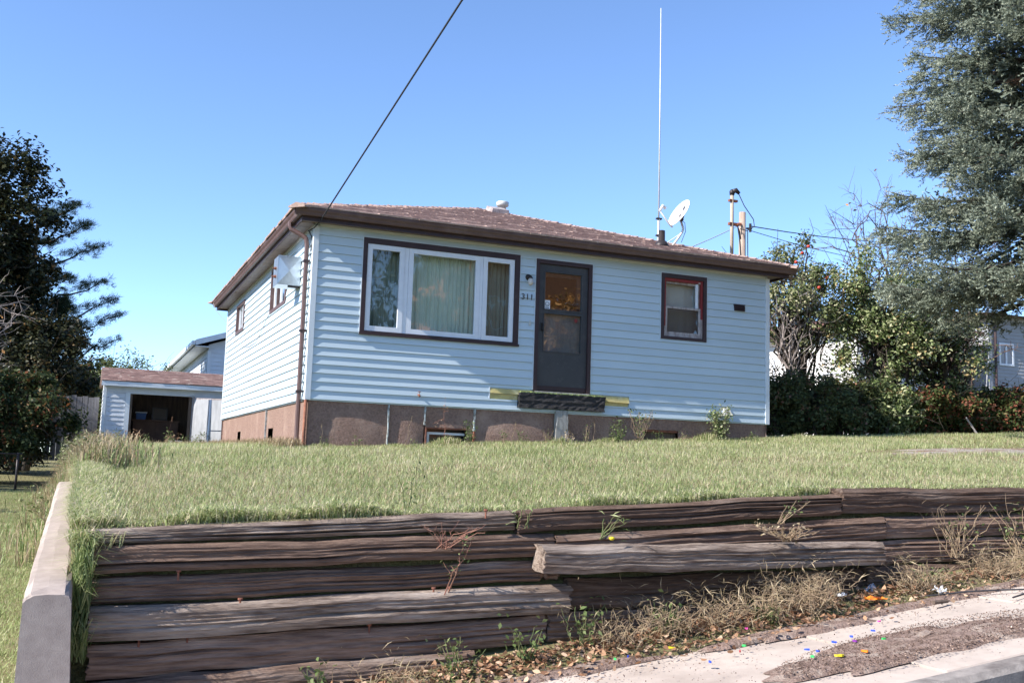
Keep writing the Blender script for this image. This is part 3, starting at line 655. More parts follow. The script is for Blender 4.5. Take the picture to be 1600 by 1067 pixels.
board(4.60, 5.31, .225, .315, .012, .03, .02, 'foam_board', 'foam', -.02); board(4.845, 5.30, .148, .212, .004, .004, .012, 'foam_board', 'foam', -.002)
MB().box(2.838, 2.853, -.018, .0, .14, .34).build('siding_channel', 'trim_white', house)
rough_block(3.985, 4.175, -.07, .02, -.9, .02, 'post_pale', 'support_post', house, 6, .003, 2)
drip(4.19, -.42, .01, .034, 7).build('joint_strip', 'strip_paint', house)
# ---- small fixtures
lt = MB().lathe(front(3.445, .01, 2.13), [(0, .05), (.012, .05), (.02, .038), (.05, .034)], 14, (0, -1, 0)).tube([front(3.445, .05, 2.13), front(3.448, .085, 2.125), front(3.452, .095, 2.10)], [.022, .03, .036], 10).build('porch_light', 'dark_metal', house, True)
MB().lathe((3.452, -.095, 2.10), [(0, .032), (-.02, .040), (-.06, .045), (-.095, .036), (-.11, .015)], 14).build('lamp_shade', 'lamp_glass', lt, True)
cu = bpy.data.curves.new('house_number', 'FONT'); cu.body = '311'; cu.size = .135; cu.extrude = .006; cu.align_x = 'CENTER'; cu.space_character = 1.1
to = bpy.data.objects.new('tmp', cu); col.objects.link(to); to.rotation_euler = (PI / 2, 0, 0); to.location = (3.437, -.022, 1.768)
bpy.context.view_layer.update()
me = bpy.data.meshes.new_from_object(to.evaluated_get(bpy.context.evaluated_depsgraph_get())); me.transform(to.matrix_world); bpy.data.objects.remove(to); me.name = 'house_number'
hn = link('house_number', me, 'number', house); hn['label'] = 'dark house number 311'
MB().fbox(front, 3.478, 3.502, .006, .03, 1.36, 1.44).build('doorbell', 'pale_metal', house)
v = MB().fbox(front, 7.355, 7.575, -.0, .045, 2.035, 2.05); 
for i in range(3): v.hexa([front(7.36, .0, 2.0 - i * .03), front(7.57, .0, 2.0 - i * .03), front(7.57, .0, 2.034 - i * .03), front(7.36, .0, 2.034 - i * .03), front(7.36, .05, 1.992 - i * .03), front(7.57, .05, 1.992 - i * .03), front(7.57, .03, 2.03 - i * .03), front(7.36, .03, 2.03 - i * .03)])
v.build('wall_vent', 'trim_brown', house)
b = MB(); f = front; b.hexa([f(7.13, 0, .095), f(7.30, 0, .095), f(7.28, 0, .235), f(7.15, 0, .235), f(7.13, .085, .10), f(7.30, .085, .10), f(7.27, .02, .235), f(7.16, .02, .235)]); b.build('dryer_vent', 'pale_metal', house)
b = MB().tube([front(1.69, .0, .15), front(1.69, .07, .145), front(1.69, .085, .115)], [.014, .014, .018], 8).lathe(front(1.69, .072, .165), [(0, .004), (.02, .004), (.022, .026), (.03, .026)], 8); b.build('hose_tap', 'rusty', house, True)

# ---- left wall windows
for q, nm in ((W1, 'sliding window half hidden by the sheet metal box'), (W2, 'small window near the rear corner')):
    b = MB()
    for (a, bb, c, d) in ((q[0], q[1], q[3] - .05, q[3]), (q[0], q[1], q[2], q[2] + .06), (q[0], q[0] + .09, q[2] + .0605, q[3] - .0505), (q[1] - .09, q[1], q[2] + .0605, q[3] - .0505)): b.fbox(left, a, bb, -.08, .03, c, d)
    o = b.build('window', 'gutter_brown', house); o['label'] = nm
    m_ = (q[0] + q[1]) / 2
    sash(o, left, q[0] + .091, m_ - .001, q[2] + .061, q[3] - .051, .04, -.06, -.02, 'vinyl_frame', 'glass'); sash(o, left, m_ + .001, q[1] - .091, q[2] + .061, q[3] - .051, .04, -.07, -.03, 'vinyl_frame', 'glass')
    MB().fbox(left, q[0] + .05, q[1] - .05, -.12, -.11, q[2] + .03, q[3] - .02).build('blind', 'white_blind', o)

# ---- on the roof: vents
def roof_front_z(y): return ZG + (y + OV) * K
o = MB().hexa([(4.12, 3.50, roof_front_z(3.5) - .02), (4.50, 3.50, roof_front_z(3.5) - .02), (4.50, 3.86, roof_front_z(3.86) - .02), (4.12, 3.86, roof_front_z(3.86) - .02), (4.14, 3.49, roof_front_z(3.5) + .075), (4.48, 3.49, roof_front_z(3.5) + .075), (4.47, 3.86, roof_front_z(3.86) + .09), (4.15, 3.86, roof_front_z(3.86) + .09)]).build('roof_vent', 'old_wood_white', roof); o['label'] = 'low pinkish box vent near the ridge'
zz = 4.22
o = MB().lathe((4.62, 4.2, zz - .1), [(0, .075), (.26, .075), (.262, .09), (.275, .125), (.35, .13), (.36, .12), (.375, .03)], 16).build('vent_cap', 'pale_metal', roof, True); o['label'] = 'round metal flue cap'
z_ = roof_front_z(.55)
o = MB().lathe((6.24, .58, z_ - .05), [(0, .14), (.06, .125), (.12, .085), (.125, .06), (.31, .058), (.315, .045)], 14).build('plumbing_stack', 'dark_metal', roof, True); o['label'] = 'dark plumbing stack with flared rubber boot'

# ================================================================== THINGS ON AND ROUND THE HOUSE
# sheet metal duct box on the left wall
a0, a1, c0, c1, pr = .90, 1.30, 1.79, 2.24, .37
cool = thing('duct_box', 'galvanised sheet metal box fixed high on the sunlit side wall', 'metal box', (-.2, 1.1, c0))
b = MB().box(-pr, -.022, a0, a1, c0, c1); b.build('box_body', 'galvanised', cool)
cx, cz = (-pr - .022) / 2, (c0 + c1) / 2
P = [(-pr + .004, a0 - .002, c0 + .004), (-.026, a0 - .002, c0 + .004), (-.026, a0 - .002, c1 - .004), (-pr + .004, a0 - .002, c1 - .004), (cx, a0 - .022, cz)]
MB().add(P, [(0, 1, 4), (1, 2, 4), (2, 3, 4), (3, 0, 4)]).build('creased_panel', 'galvanised', cool)
b = MB()
for (x0_, x1_, z0_, z1_) in ((-pr - .004, -.02, c1 - .003, c1 + .006), (-pr - .006, -pr + .006, c0, c1)): b.box(x0_, x1_, a0 - .006, a0 + .004, z0_, z1_)
b.build('folded_edge', 'galvanised', cool)
for z in (2.06, 1.93): MB().lathe((-pr, a0 + .16, z), [(0, .024), (.03, .024), (.034, .010), (.06, .012)], 8, (-1, 0, 0)).build('valve', 'rusty', cool)
MB().box(-.20, -.022, a0 + .02, a0 + .05, c0 - .03, c0 - .002).build('bracket', 'dark_metal', cool)
# loose cable looping over the side wall
tag(MB().tube([(x0 - .01, 9.6, 2.66), (-.34, 9.5, 2.5), (-.10, 9.3, 2.2), (-.026, 8.6, 1.80), (-.026, 7.4, 1.5), (-.026, 6.0, 1.33), (-.026, 5.1, 1.33), (-.026, 4.4, 1.5), (-.026, 3.75, 1.70)], .006, 5).build('loose_cable', 'cable_grey'), 'thin grey cable looping down the sunlit side wall below its windows', 'cable')
# overhead service line from a pole across the street
A = Vector((.014, -.217, 2.587)); Bq = Vector((1.38, -30, 9.25))
sw = thing('overhead_cable', 'dark overhead cable running up from the eave corner into the sky', 'cable', A)
MB().tube([A.lerp(Bq, i / 24) for i in range(25)], .011, 6).build('line', 'wire', sw)
MB().tube([A, (-.05, -.12, 2.50), (-.10, .05, 2.48), (-.07, .16, 2.52), (-.02, .12, 2.40), (-.03, .10, 2.2)], .009, 5).build('drip_loop', 'wire', sw)
pb = thing('utility_pole', 'tall wooden pole across the street holding the overhead cable', 'pole', (1.4, -30, -2.2))
MB().tube([(1.4, -30.1, -2.3), (1.4, -30.1, 9.6)], [.15, .11], 10).build('post', 'pole_wood', pb, True); MB().box(.4, 2.4, -30.02, -29.9, 9.0, 9.12).build('crossarm', 'pole_wood', pb)

# satellite dish
foot = Vector((6.75, 1.02, 3.235)); n_ = Vector((-.864, -.078, .47)).normalized(); ctr = foot + Vector((.085, -.035, .60))
ax = (Vector((.48, -.2, .85)) - n_ * Vector((.48, -.2, .85)).dot(n_)).normalized(); sd_ = n_.cross(ax)
dish = thing('satellite_dish', 'white satellite dish on a bent pipe at the roof hip', 'satellite dish', foot)
b = MB(); rings, seg = 7, 28
for side, off in ((0, 0), (1, -.008)):
    b.v.append(tuple(ctr - n_ * (.055 - off)))
    for i in range(1, rings + 1):
        q = i / rings
        for j in range(seg):
            w = 2 * PI * j / seg; b.v.append(tuple(ctr + ax * (.29 * q * math.cos(w)) + sd_ * (.25 * q * math.sin(w)) - n_ * (.055 * (1 - q * q) - off)))
S_ = 1 + rings * seg
for s0 in (0, S_):
    for j in range(seg): b.f.append((s0, s0 + 1 + j, s0 + 1 + (j + 1) % seg))
    for i in range(rings - 1):
        for j in range(seg): o = s0 + 1 + i * seg; b.f.append((o + j, o + seg + j, o + seg + (j + 1) % seg, o + (j + 1) % seg))
for j in range(seg): o = 1 + (rings - 1) * seg; b.f.append((o + j, o + (j + 1) % seg, S_ + o + (j + 1) % seg, S_ + o + j))
refl = b.build('reflector', 'dish', dish, True)
b = MB(); q0 = ctr + ax * .12 + n_ * -.036
for i in range(12):
    w = 2 * PI * i / 12; b.v.append(tuple(q0 + ax * (.055 * math.cos(w)) * (1 if math.cos(w) > 0 else .8) + sd_ * (.026 * math.sin(w)) + n_ * .008))
b.f.append(tuple(range(12))); b.build('logo', 'dish_logo', refl)
bot = ctr - ax * .29; lnb = ctr + n_ * .34 - ax * .13
MB().tube([bot - n_ * .05 - ax * .0, bot + n_ * .02, lnb - ax * .07], .014, 6).build('feed_arm', 'pale_metal', dish, True)
hd = MB().tube([lnb - ax * .08, lnb + ax * .05], [.022, .03], 8).tube([lnb + ax * .04, lnb + ax * .03 - n_ * .07], [.02, .03], 10).build('receiver', 'dish', dish, True)
bk = ctr - n_ * .10 - ax * .08
MB().tube([ctr - n_ * .078, bk], .05, 8).tube([bk + sd_ * .06, bk - sd_ * .06], .035, 8).build('bracket', 'dark_metal', dish)
el = foot + Vector((.15, -.05, .24))
MB().tube([foot - Vector((.03, 0, .03)), foot + Vector((.06, -.02, .09)), el, el + Vector((.02, 0, .07)), bk], .021, 10).build('mount_pipe', 'pale_metal', dish, True)
MB().tube([foot + Vector((-.12, .05, .02)), el + Vector((0, 0, -.01))], .009, 6).build('strut', 'pale_metal', dish)
MB().tube([bk, bk + Vector((.08, -.02, -.06)), el + Vector((.07, 0, .02)), foot + Vector((.10, -.1, .03))], .006, 5).build('cable', 'wire', dish)
# antenna mast
mast = thing('antenna_mast', 'very tall thin whip antenna standing behind the roof hip', 'antenna', (6.98, 1.96, 3.2))
MB().tube([(6.98, 1.96, 3.15), (6.98, 1.96, 3.95)], .024, 10).build('pipe', 'pale_metal', mast, True)
for z in (3.93, 3.6): MB().box(6.93, 7.04, 1.93, 1.99, z, z + .03).build('clamp', 'dark_metal', mast)
MB().tube([(6.98, 1.96, 3.95), (6.975, 1.96, 6.0), (6.965, 1.965, 8.2)], [.015, .012, .009], 8).build('whip', 'pale_metal', mast, True)
# service conduit through the eave and utility pole
sm = thing('service_conduit', 'tan electric conduit with weatherhead rising through the roof edge', 'conduit', (7.95, .93, 2.9))
MB().tube([(7.95, .93, 2.85), (7.95, .93, 4.30)], .033, 10).build('pipe', 'conduit', sm, True)
MB().lathe((7.95, .93, 4.30), [(0, .045), (.04, .05), (.07, .05), (.10, .03), (.11, .005)], 10).tube([(7.95, .93, 4.36), (8.02, .90, 4.39), (8.08, .88, 4.33)], [.045, .05, .03], 8).build('weatherhead', 'dark_metal', sm, True)
MB().box(7.88, 8.06, .90, .96, 4.17, 4.21).build('clamp', 'rusty', sm); MB().box(7.88, 8.10, .90, .96, 3.72, 3.77).tube([(8.05, .9, 3.745), (8.12, .87, 3.745)], .03, 6).build('insulator', 'rusty', sm)
MB().tube([(8.06, .88, 4.33), (8.16, .84, 4.1), (8.34, .8, 3.85), (8.36, .8, 3.72), (8.22, .84, 3.63), (8.10, .88, 3.66)], .009, 6).build('wire_loop', 'wire', sm)
MB().tube([(8.06, .9, 3.70), (8.10, .9, 3.5), (8.12, .9, 3.3), (8.14, .9, 3.0), (8.15, .9, 2.8)], .014, 6).tube([(8.06, .9, 3.70), (8.14, .95, 3.62), (8.2, 1.0, 3.5)], .01, 6).build('drop_wire', 'wire', sm)
up = thing('utility_pole', 'pale wooden utility pole topping out beyond the roof edge', 'pole', (14.63, 10.17, 0))
MB().tube([(14.63, 10.17, -.2), (14.63, 10.17, 6.83)], [.13, .098], 12).build('post', 'pole_wood', up, True)
MB().tube([(14.74, 10.13, 6.35), (14.90, 10.08, 6.35)], .03, 6).tube([(14.86, 10.1, 6.25), (14.86, 10.1, 6.5)], .04, 8).build('insulator', 'dark_metal', up)
MB().tube([(14.78, 10.12, 6.3), (14.80, 10.1, 4), (14.79, 10.1, .4)], .016, 5).build('ground_wire', 'cable_grey', up)
def line(name, p, q, s, r, m, label): return tag(MB().tube(sag(p, q, s), r, 5).build(name, m), label, 'cable')
line('overhead_cable', (14.88, 10.08, 6.42), (36.1, 17.6, 10.2), .5, .016, 'wire', 'upper twisted cable running from the utility pole behind the spruce')
line('overhead_cable', (14.88, 10.08, 6.28), (37.5, 20.2, 9.6), .7, .011, 'wire', 'lower thin cable running from the utility pole behind the spruce')
line('overhead_cable', (14.55, 10.1, 6.45), (10.9, 8.5, 4.75), .05, .014, 'cable_grey', 'pale cable dropping from the utility pole down behind the roof')
line('overhead_cable', (8.12, .87, 3.745), (14.55, 10.1, 6.2), .12, .012, 'wire', 'dark cable from the conduit bracket to the utility pole')

# ================================================================== SHED
shed = thing('shed', 'white sided shed with open doorway and brown shingle roof', 'shed', (-1.0, 16.2, -.75))
SX0, SX1, SY0, SY1, SZ0, SZ1 = -2.50, .62, 15.0, 17.8, -.85, 1.02
sfr = lambda u, o, z: (u, SY0 - o, z); slf = lambda u, o, z: (SX0 - o, u, z)
OP = (-1.80, -.28, -.9, .77)
b = MB()
for (a, bb, c, d) in free_rects(SX0, SX1, SZ0, SZ1, [OP]): b.fbox(sfr, a, bb, -.09, -.006, c, d)
sf = b.build('wall', 'shed_white', shed); siding(sf, sfr, SX0 + .05, SX1 - .05, SZ0, 15, .125, [OP, (-1.96, -1.80, -.9, .80), (-.28, -.16, -.9, .8)], 'shed_white', .016, 7)
sl = MB().fbox(slf, SY0 + .091, SY1, -.09, -.006, SZ0, SZ1).build('wall', 'shed_white', shed); siding(sl, slf, SY0 + .05, SY1, SZ0, 15, .125, [], 'shed_white', .016, 8)
MB().box(SX1 - .09, SX1, SY0 + .091, SY1, SZ0, SZ1).build('wall', 'shed_white', shed); MB().box(SX0, SX1, SY1 - .08, SY1 + .01, SZ0, SZ1).build('wall', 'bare_wood', shed)
MB().box(SX0 + .1, SX1 - .1, SY0 + .1, SY1 - .1, -.85, -.70).build('floor', 'bare_wood', shed)
for (x_, y_) in ((SX0, SY0), (SX1, SY0)): MB().box(x_ - .028, x_ + .05, y_ - .028, y_ + .05, SZ0, SZ1).build('corner_board', 'trim_white', shed)
b = MB().box(-1.955, -1.84, SY0 - .03, SY0 + .02, SZ0, .80); b.build('door_trim', 'trim_white', shed)
MB().box(-1.838, -1.78, SY0 - .02, SY0 + .12, SZ0, .768).build('door_post', 'bare_wood', shed); MB().box(-.30, -.22, SY0 - .02, SY0 + .12, SZ0, .768).build('door_post', 'bare_wood', shed)
for dx in (-.20,): MB().box(dx, dx + .05, SY0 - .05, SY0 + .0, SZ0, .78).build('door_jamb', 'old_wood_white', shed)
b = MB(); rp = [(SX0 - .1, SY0 - .22, SZ1 + .07), (SX1 + .12, SY0 - .22, SZ1 + .07), (SX1 + .12, 16.4, 1.54), (SX0 - .1, 16.4, 1.54), (SX1 + .12, SY1 + .2, SZ1 + .07), (SX0 - .1, SY1 + .2, SZ1 + .07)]
b.v = rp + [(p[0], p[1], p[2] - .05) for p in rp]; b.f = [(0, 1, 2, 3), (3, 2, 4, 5), (6, 9, 8, 7), (9, 11, 10, 8), (0, 6, 7, 1), (5, 4, 10, 11), (1, 7, 8, 2), (2, 8, 10, 4), (0, 3, 9, 6), (3, 5, 11, 9)]
sr = b.build('roof', 'shingle', shed)
roof_keep = roof; roof = sr
roof_face((SX0 - .1, SY0 - .23, SZ1 + .075), (SX1 + .12, SY0 - .23, SZ1 + .075), (SX0 - .1, 16.4, 1.55), (SX1 + .12, 16.4, 1.55), 31, m='shed_shingle'); roof = roof_keep
MB().box(SX0 - .09, SX1 + .11, SY0 - .235, SY0 - .205, SZ1 - .07, SZ1 + .05).build('fascia', 'trim_white', shed)
MB().box(SX0 - .09, SX1 + .11, SY0 - .204, SY0 - .03, SZ1 - .02, SZ1 - .002).build('soffit', 'trim_white', shed)
b = MB(); b.add([(SX0 - .004, SY0, SZ1), (SX0 - .004, SY1, SZ1), (SX0 - .004, 16.4, 1.49), (SX0 + .06, SY0, SZ1), (SX0 + .06, SY1, SZ1), (SX0 + .06, 16.4, 1.49)], [(0, 2, 1), (3, 4, 5), (0, 1, 4, 3), (1, 2, 5, 4), (2, 0, 3, 5)]); b.build('gable', 'shed_white', shed)
# open door leaf leaning out on the right
sdr = thing('shed_door', 'weathered grey plywood shed door leaning open beside the doorway', 'door', (.2, 14.6, -.72))
def leaf(p0, p1, z0, z1, t, m, name, bow=0):
    P0, P1 = Vector((*p0, 0)), Vector((*p1, 0)); d = (P1 - P0).normalized(); nn = Vector((d.y, -d.x, 0)); b = MB(); n = 6
    for i in range(n + 1):
        z = z0 + (z1 - z0) * i / n; w = bow * math.sin(PI * i / n)
        for q in (P0, P1): 
            for s in (0, t): v_ = q + nn * (s + w * (1 if q is P0 else .3)); b.v.append((v_.x, v_.y, z))
    for i in range(n):
        o = 4 * i
        for (e, g) in ((0, 1), (1, 3), (3, 2), (2, 0)): b.f.append((o + e, o + g, o + 4 + g, o + 4 + e))
    b.f += [(0, 2, 3, 1), (4 * n, 4 * n + 1, 4 * n + 3, 4 * n + 2)]
    return b.build(name, m, sdr)
leaf((-.15, 14.86), (.20, 14.62), -.85, .70, .03, 'grey_panel', 'panel', .04); leaf((.24, 14.60), (.56, 14.42), -.85, -.17, .03, 'grey_panel', 'panel'); leaf((.24, 14.60), (.56, 14.42), -.14, .69, .03, 'grey_panel', 'panel')
MB().tube([(.20, 14.54, -.82), (.235, 14.56, .2), (.24, 14.57, .70)], .028, 4).build('brace', 'blue_grey', sdr); MB().hexa([(-.17, 14.83, .70), (.60, 14.36, .69), (.62, 14.40, .69), (-.15, 14.88, .70), (-.17, 14.83, .74), (.60, 14.36, .73), (.62, 14.40, .73), (-.15, 14.88, .74)]).build('top_rail', 'old_wood_white', sdr)
# stored things inside
o = thing('cabinet', 'low brown cabinet standing at the back of the shed', 'cabinet', (-.95, 16.9, -.70))
MB().box(-1.65, -.42, 16.6, 17.3, -.695, .10).build('carcass', 'cardboard', o); MB().box(-1.69, -.38, 16.55, 17.34, .101, .14).build('top', 'cardboard', o); MB().box(-1.62, -1.06, 16.58, 16.599, -.6, .06).build('door', 'cardboard', o); MB().box(-1.02, -.46, 16.58, 16.599, -.6, .06).build('door', 'cardboard', o)
o = thing('storage_tub', 'blue storage tub with white lid on the cabinet in the shed', 'tub', (-1.45, 16.9, .14)); b = MB().hexa([(-1.56, 16.75, .141), (-1.32, 16.75, .141), (-1.32, 17.05, .141), (-1.56, 17.05, .141), (-1.58, 16.73, .33), (-1.30, 16.73, .33), (-1.30, 17.07, .33), (-1.58, 17.07, .33)]); b.build('body', 'blue_box', o); MB().box(-1.60, -1.28, 16.71, 17.09, .331, .36).build('lid', 'trim_white', o)
o = thing('old_monitor', 'grey old boxy television standing on the cabinet in the shed', 'television', (-.95, 16.9, .14)); MB().hexa([(-1.15, 16.7, .141), (-.72, 16.7, .141), (-.78, 17.1, .141), (-1.09, 17.1, .141), (-1.15, 16.7, .50), (-.72, 16.7, .50), (-.80, 17.1, .45), (-1.07, 17.1, .45)]).build('casing', 'dark_metal', o); MB().box(-1.11, -.76, 16.685, 16.699, .18, .46).build('screen', 'room', o)
o = thing('white_bucket', 'white plastic bucket on the ground before the shed doorway', 'bucket', (-.62, 14.55, -.70)); MB().lathe((-.62, 14.55, -.74), [(0, .13), (.26, .16), (.265, .17), (.28, .17), (.281, .15), (.05, .12)], 16).build('body', 'dish', o, True); MB().tube([(-.62 + .16 * math.cos(t * PI / 8), 14.40 - .05 * math.sin(t * PI / 8), -.50 - .10 * math.sin(t * PI / 8)) for t in range(9)], .006, 5).build('handle', 'pale_metal', o)
# plank fence beside the shed
fence = thing('plank_fence', 'weathered grey upright plank fence left of the shed', 'fence', (-3.0, 15.9, -.8))
R = random.Random(3); x = -3.9
while x < -2.6:
    w = .145; h = R.uniform(-.03, .03); MB().hexa([(x, 15.84, -1.1), (x + w - .008, 15.84, -1.1), (x + w - .008, 15.865, -1.1), (x, 15.865, -1.1), (x + R.uniform(-.008, .008), 15.84, .68 + h), (x + w - .012, 15.84, .68 + h + R.uniform(-.01, .01)), (x + w - .012, 15.865, .68 + h), (x, 15.865, .68 + h)]).build('plank', 'grey_plank', fence); x += w
for z in (-.3, .4): MB().box(-3.9, -2.6, 15.866, 15.92, z, z + .09).build('rail', 'grey_plank', fence)
MB().box(-2.72, -2.62, 15.92, 16.02, -1.1, .6).build('post', 'grey_plank', fence); MB().box(-3.9, -3.8, 15.92, 16.02, -1.1, .6).build('post', 'grey_plank', fence)

# ================================================================== NEIGHBOURS
def courses(parent, f, u0, u1, z0, z1, ex, holes, m, butt=.02):
    b = MB(); n = int((z1 - z0) / ex)
    for i in range(n):
        a = z0 + i * ex
        for (p, q, c, d) in free_rects(u0, u1, a, a + ex, holes): b.add([f(p, butt, c), f(q, butt, c), f(q, .002, d), f(p, .002, d), f(p, -.003, c), f(q, -.003, c)], [(0, 1, 2, 3), (0, 4, 5, 1)])
    return tag(b.build('siding', m, parent), kind='stuff')
def far_window(parent, f, u0, u1, z0, z1, m='vinyl_frame', slider=True):
    w = .07; b = MB()
    for (a, c, d, e) in ((u0, u1, z0, z0 + w), (u0, u1, z1 - w, z1), (u0, u0 + w, z0 + w, z1 - w), (u1 - w, u1, z0 + w, z1 - w)): b.fbox(f, a, c, -.03, .04, d, e)
    if slider: b.fbox(f, (u0 + u1) / 2 - .03, (u0 + u1) / 2 + .03, -.03, .03, z0 + w, z1 - w)
    o = b.build('window', m, parent); MB().fbox(f, u0 + w, u1 - w, -.02, -.01, z0 + w, z1 - w).build('pane', 'dark_glass', o); return o
# left rear: gable house, eave running back
nb = thing('neighbour_house', 'pale sided gable house with white eave behind the shed', 'house', (5.4, 30, -.5))
nx0, nx1, ny0, ny1, nz = 1.0, 9.9, 23.4, 37.2, 2.95
nf = lambda u, o, z: (u, ny0 - o, z); nl = lambda u, o, z: (nx0 - o, u, z); nm = (nx0 + nx1) / 2; nzr = 3.25 + (nm - .5) * .33
b = MB(); b.v = [(nx0, ny0, -1), (nx1, ny0, -1), (nx1, ny0, nz + .2), (nm, ny0, nzr - .15), (nx0, ny0, nz + .2), (nx0, ny1, -1), (nx1, ny1, -1), (nx1, ny1, nz + .2), (nm, ny1, nzr - .15), (nx0, ny1, nz + .2)]
b.f = [(0, 1, 2, 3, 4), (9, 8, 7, 6, 5), (0, 4, 9, 5), (1, 6, 7, 2)]; nw = b.build('wall', 'pale_siding', nb)
hw = [(26.0, 27.2, 1.3, 2.4)]
courses(nw, nf, nx0, nx1, -.6, nz + .15, .15, [], 'pale_siding'); courses(nw, nl, ny0, ny1, -.6, nz, .15, hw, 'pale_siding')
b = MB()
for i in range(12):
    z = nz + .15 + i * .15; u0 = nx0 + .1 + (z - nz) / .33 * .95
    if u0 < nm: b.add([nf(u0, .02, z), nf(2 * nm - u0, .02, z), nf(2 * nm - u0 - .4, .002, z + .15), nf(u0 + .4, .002, z + .15)], [(0, 1, 2, 3)])
tag(b.build('gable_siding', 'pale_siding', nw), kind='stuff')
far_window(nb, nl, *hw[0])
MB().fbox(nf, nx0 - .03, nx0 + .09, .022, .04, -.6, nz).build('corner_board', 'trim_white', nb); MB().fbox(nl, ny0 - .04, ny0 + .09, .022, .03, -.6, nz).build('corner_board', 'trim_white', nb)
b = MB(); e0, e1 = .5, 2 * nm - .5; ya, yb = ny0 - .42, ny1 + .4
pts = [(e0, 3.25), (nm, nzr), (e1, 3.25)]
for y_ in (ya, yb):
    for (x_, z_) in pts: b.v += [(x_, y_, z_), (x_, y_, z_ - .14)]
b.f = [(0, 2, 8, 6), (2, 4, 10, 8), (1, 7, 9, 3), (3, 9, 11, 5), (0, 1, 3, 2), (2, 3, 5, 4), (6, 8, 9, 7), (8, 10, 11, 9), (0, 6, 7, 1), (4, 5, 11, 10)]
b.build('roof', 'far_roof', nb)
MB().box(e0 - .12, e0 - .01, ya + .02, yb, 3.08, 3.22).build('gutter', 'trim_white', nb); MB().box(e0, nx0 - .022, ya + .03, yb - .03, 3.02, 3.05).build('soffit', 'trim_white', nb)
b = MB()
for (xa, xb) in ((e0, nm), (e1, nm)): b.hexa([(xa, ya - .03, 3.06), (xb, ya - .03, nzr - .19), (xb, ya - .002, nzr - .19), (xa, ya - .002, 3.06), (xa, ya - .03, 3.26), (xb, ya - .03, nzr + .01), (xb, ya - .002, nzr + .01), (xa, ya - .002, 3.26)])
b.build('rake_board', 'trim_white', nb)
# another low roof further behind
fh = thing('distant_house', 'grey roofed distant house just showing above the shed roof', 'house', (-2, 56, 0))
b = MB().box(-4.5, 2.0, 52, 60, -1, 3.2); b.build('wall', 'white_wall', fh)
b = MB(); b.v = [(-5, 51.5, 3.15), (2.5, 51.5, 3.15), (2.5, 60.5, 3.15), (-5, 60.5, 3.15), (-3, 56, 4.5), (1.0, 56, 4.5)]; b.f = [(0, 1, 5, 4), (1, 2, 5), (2, 3, 4, 5), (3, 0, 4), (3, 2, 1, 0)]; b.build('roof', 'far_roof', fh)
# right: white building behind the shrubs
wb = thing('white_building', 'white walled building with reddish roof edge behind the shrubs', 'building', (23, 17, 0))
wl_ = lambda u, o, z: (20.6 - o, u, z); wf_ = lambda u, o, z: (u, 12.2 - o, z)
ww = MB().box(20.6, 25.2, 12.2, 23, -.5, 4.3).build('wall', 'white_wall', wb)
far_window(wb, wl_, 13.0, 14.0, 1.6, 2.7); far_window(wb, wl_, 16.6, 17.8, 2.6, 3.5); far_window(wb, wf_, 22, 23.2, 1.7, 2.8); far_window(wb, wl_, 19.8, 20.8, 1.9, 2.8)
b = MB(); b.v = [(20.1, 11.8, 4.25), (25.7, 11.8, 4.25), (25.7, 23.4, 4.25), (20.1, 23.4, 4.25), (22.9, 14.5, 5.1), (22.9, 20.5, 5.1)]; b.f = [(0, 1, 4), (1, 2, 5, 4), (2, 3, 5), (3, 0, 4, 5), (3, 2, 1, 0)]; b.build('roof', 'far_roof_red', wb)
MB().box(20.0, 20.09, 11.7, 23.4, 4.14, 4.30).build('gutter', 'far_roof_red', wb); MB().box(20.0, 25.7, 11.66, 11.75, 4.14, 4.30).build('gutter', 'far_roof_red', wb)
# right: tall grey sided house
gh = thing('grey_house', 'tall grey sided house with white framed window beyond the hedge', 'house', (31, 18, 0))
gf = lambda u, o, z: (u, 11.92 - o, z); gl = lambda u, o, z: (26.16 - o, u, z)
gw = MB().box(26.16, 38, 11.92, 24, -.5, 5.0).build('wall', 'grey_siding', gh)
GW = [(26.62, 27.32, 3.22, 4.02), (30, 31.2, 3.0, 4.3), (27.6, 28.9, .9, 2.0)]
courses(gw, gf, 26.16, 38, .2, 4.9, .125, GW, 'grey_siding'); courses(gw, gl, 11.92, 24, .2, 4.9, .125, [(14, 15, 3.1, 4.2), (18, 19.2, 3.1, 4.2), (13.2, 14.4, 1.6, 2.5)], 'grey_siding')
for q in GW: far_window(gh, gf, *q)
far_window(gh, gl, 14, 15, 3.1, 4.2); far_window(gh, gl, 18, 19.2, 3.1, 4.2); far_window(gh, gl, 13.2, 14.4, 1.6, 2.5)
MB().fbox(gf, 26.12, 26.28, .022, .035, -.4, 4.9).fbox(gl, 11.88, 12.02, .022, .03, -.4, 4.9).build('corner_board', 'grey_siding', gh)
MB().tube([gf(26.42, .07, 4.8), gf(26.42, .07, 1)], .045, 8).build('downspout', 'trim_brown', gh)
b = MB(); b.v = [(25.6, 11.4, 4.95), (38.5, 11.4, 4.95), (38.5, 24.5, 4.95), (25.6, 24.5, 4.95), (29.5, 18, 6.2), (34.5, 18, 6.2)]; b.f = [(0, 1, 5, 4), (1, 2, 5), (2, 3, 4, 5), (3, 0, 4), (3, 2, 1, 0)]; b.build('roof', 'far_roof', gh)
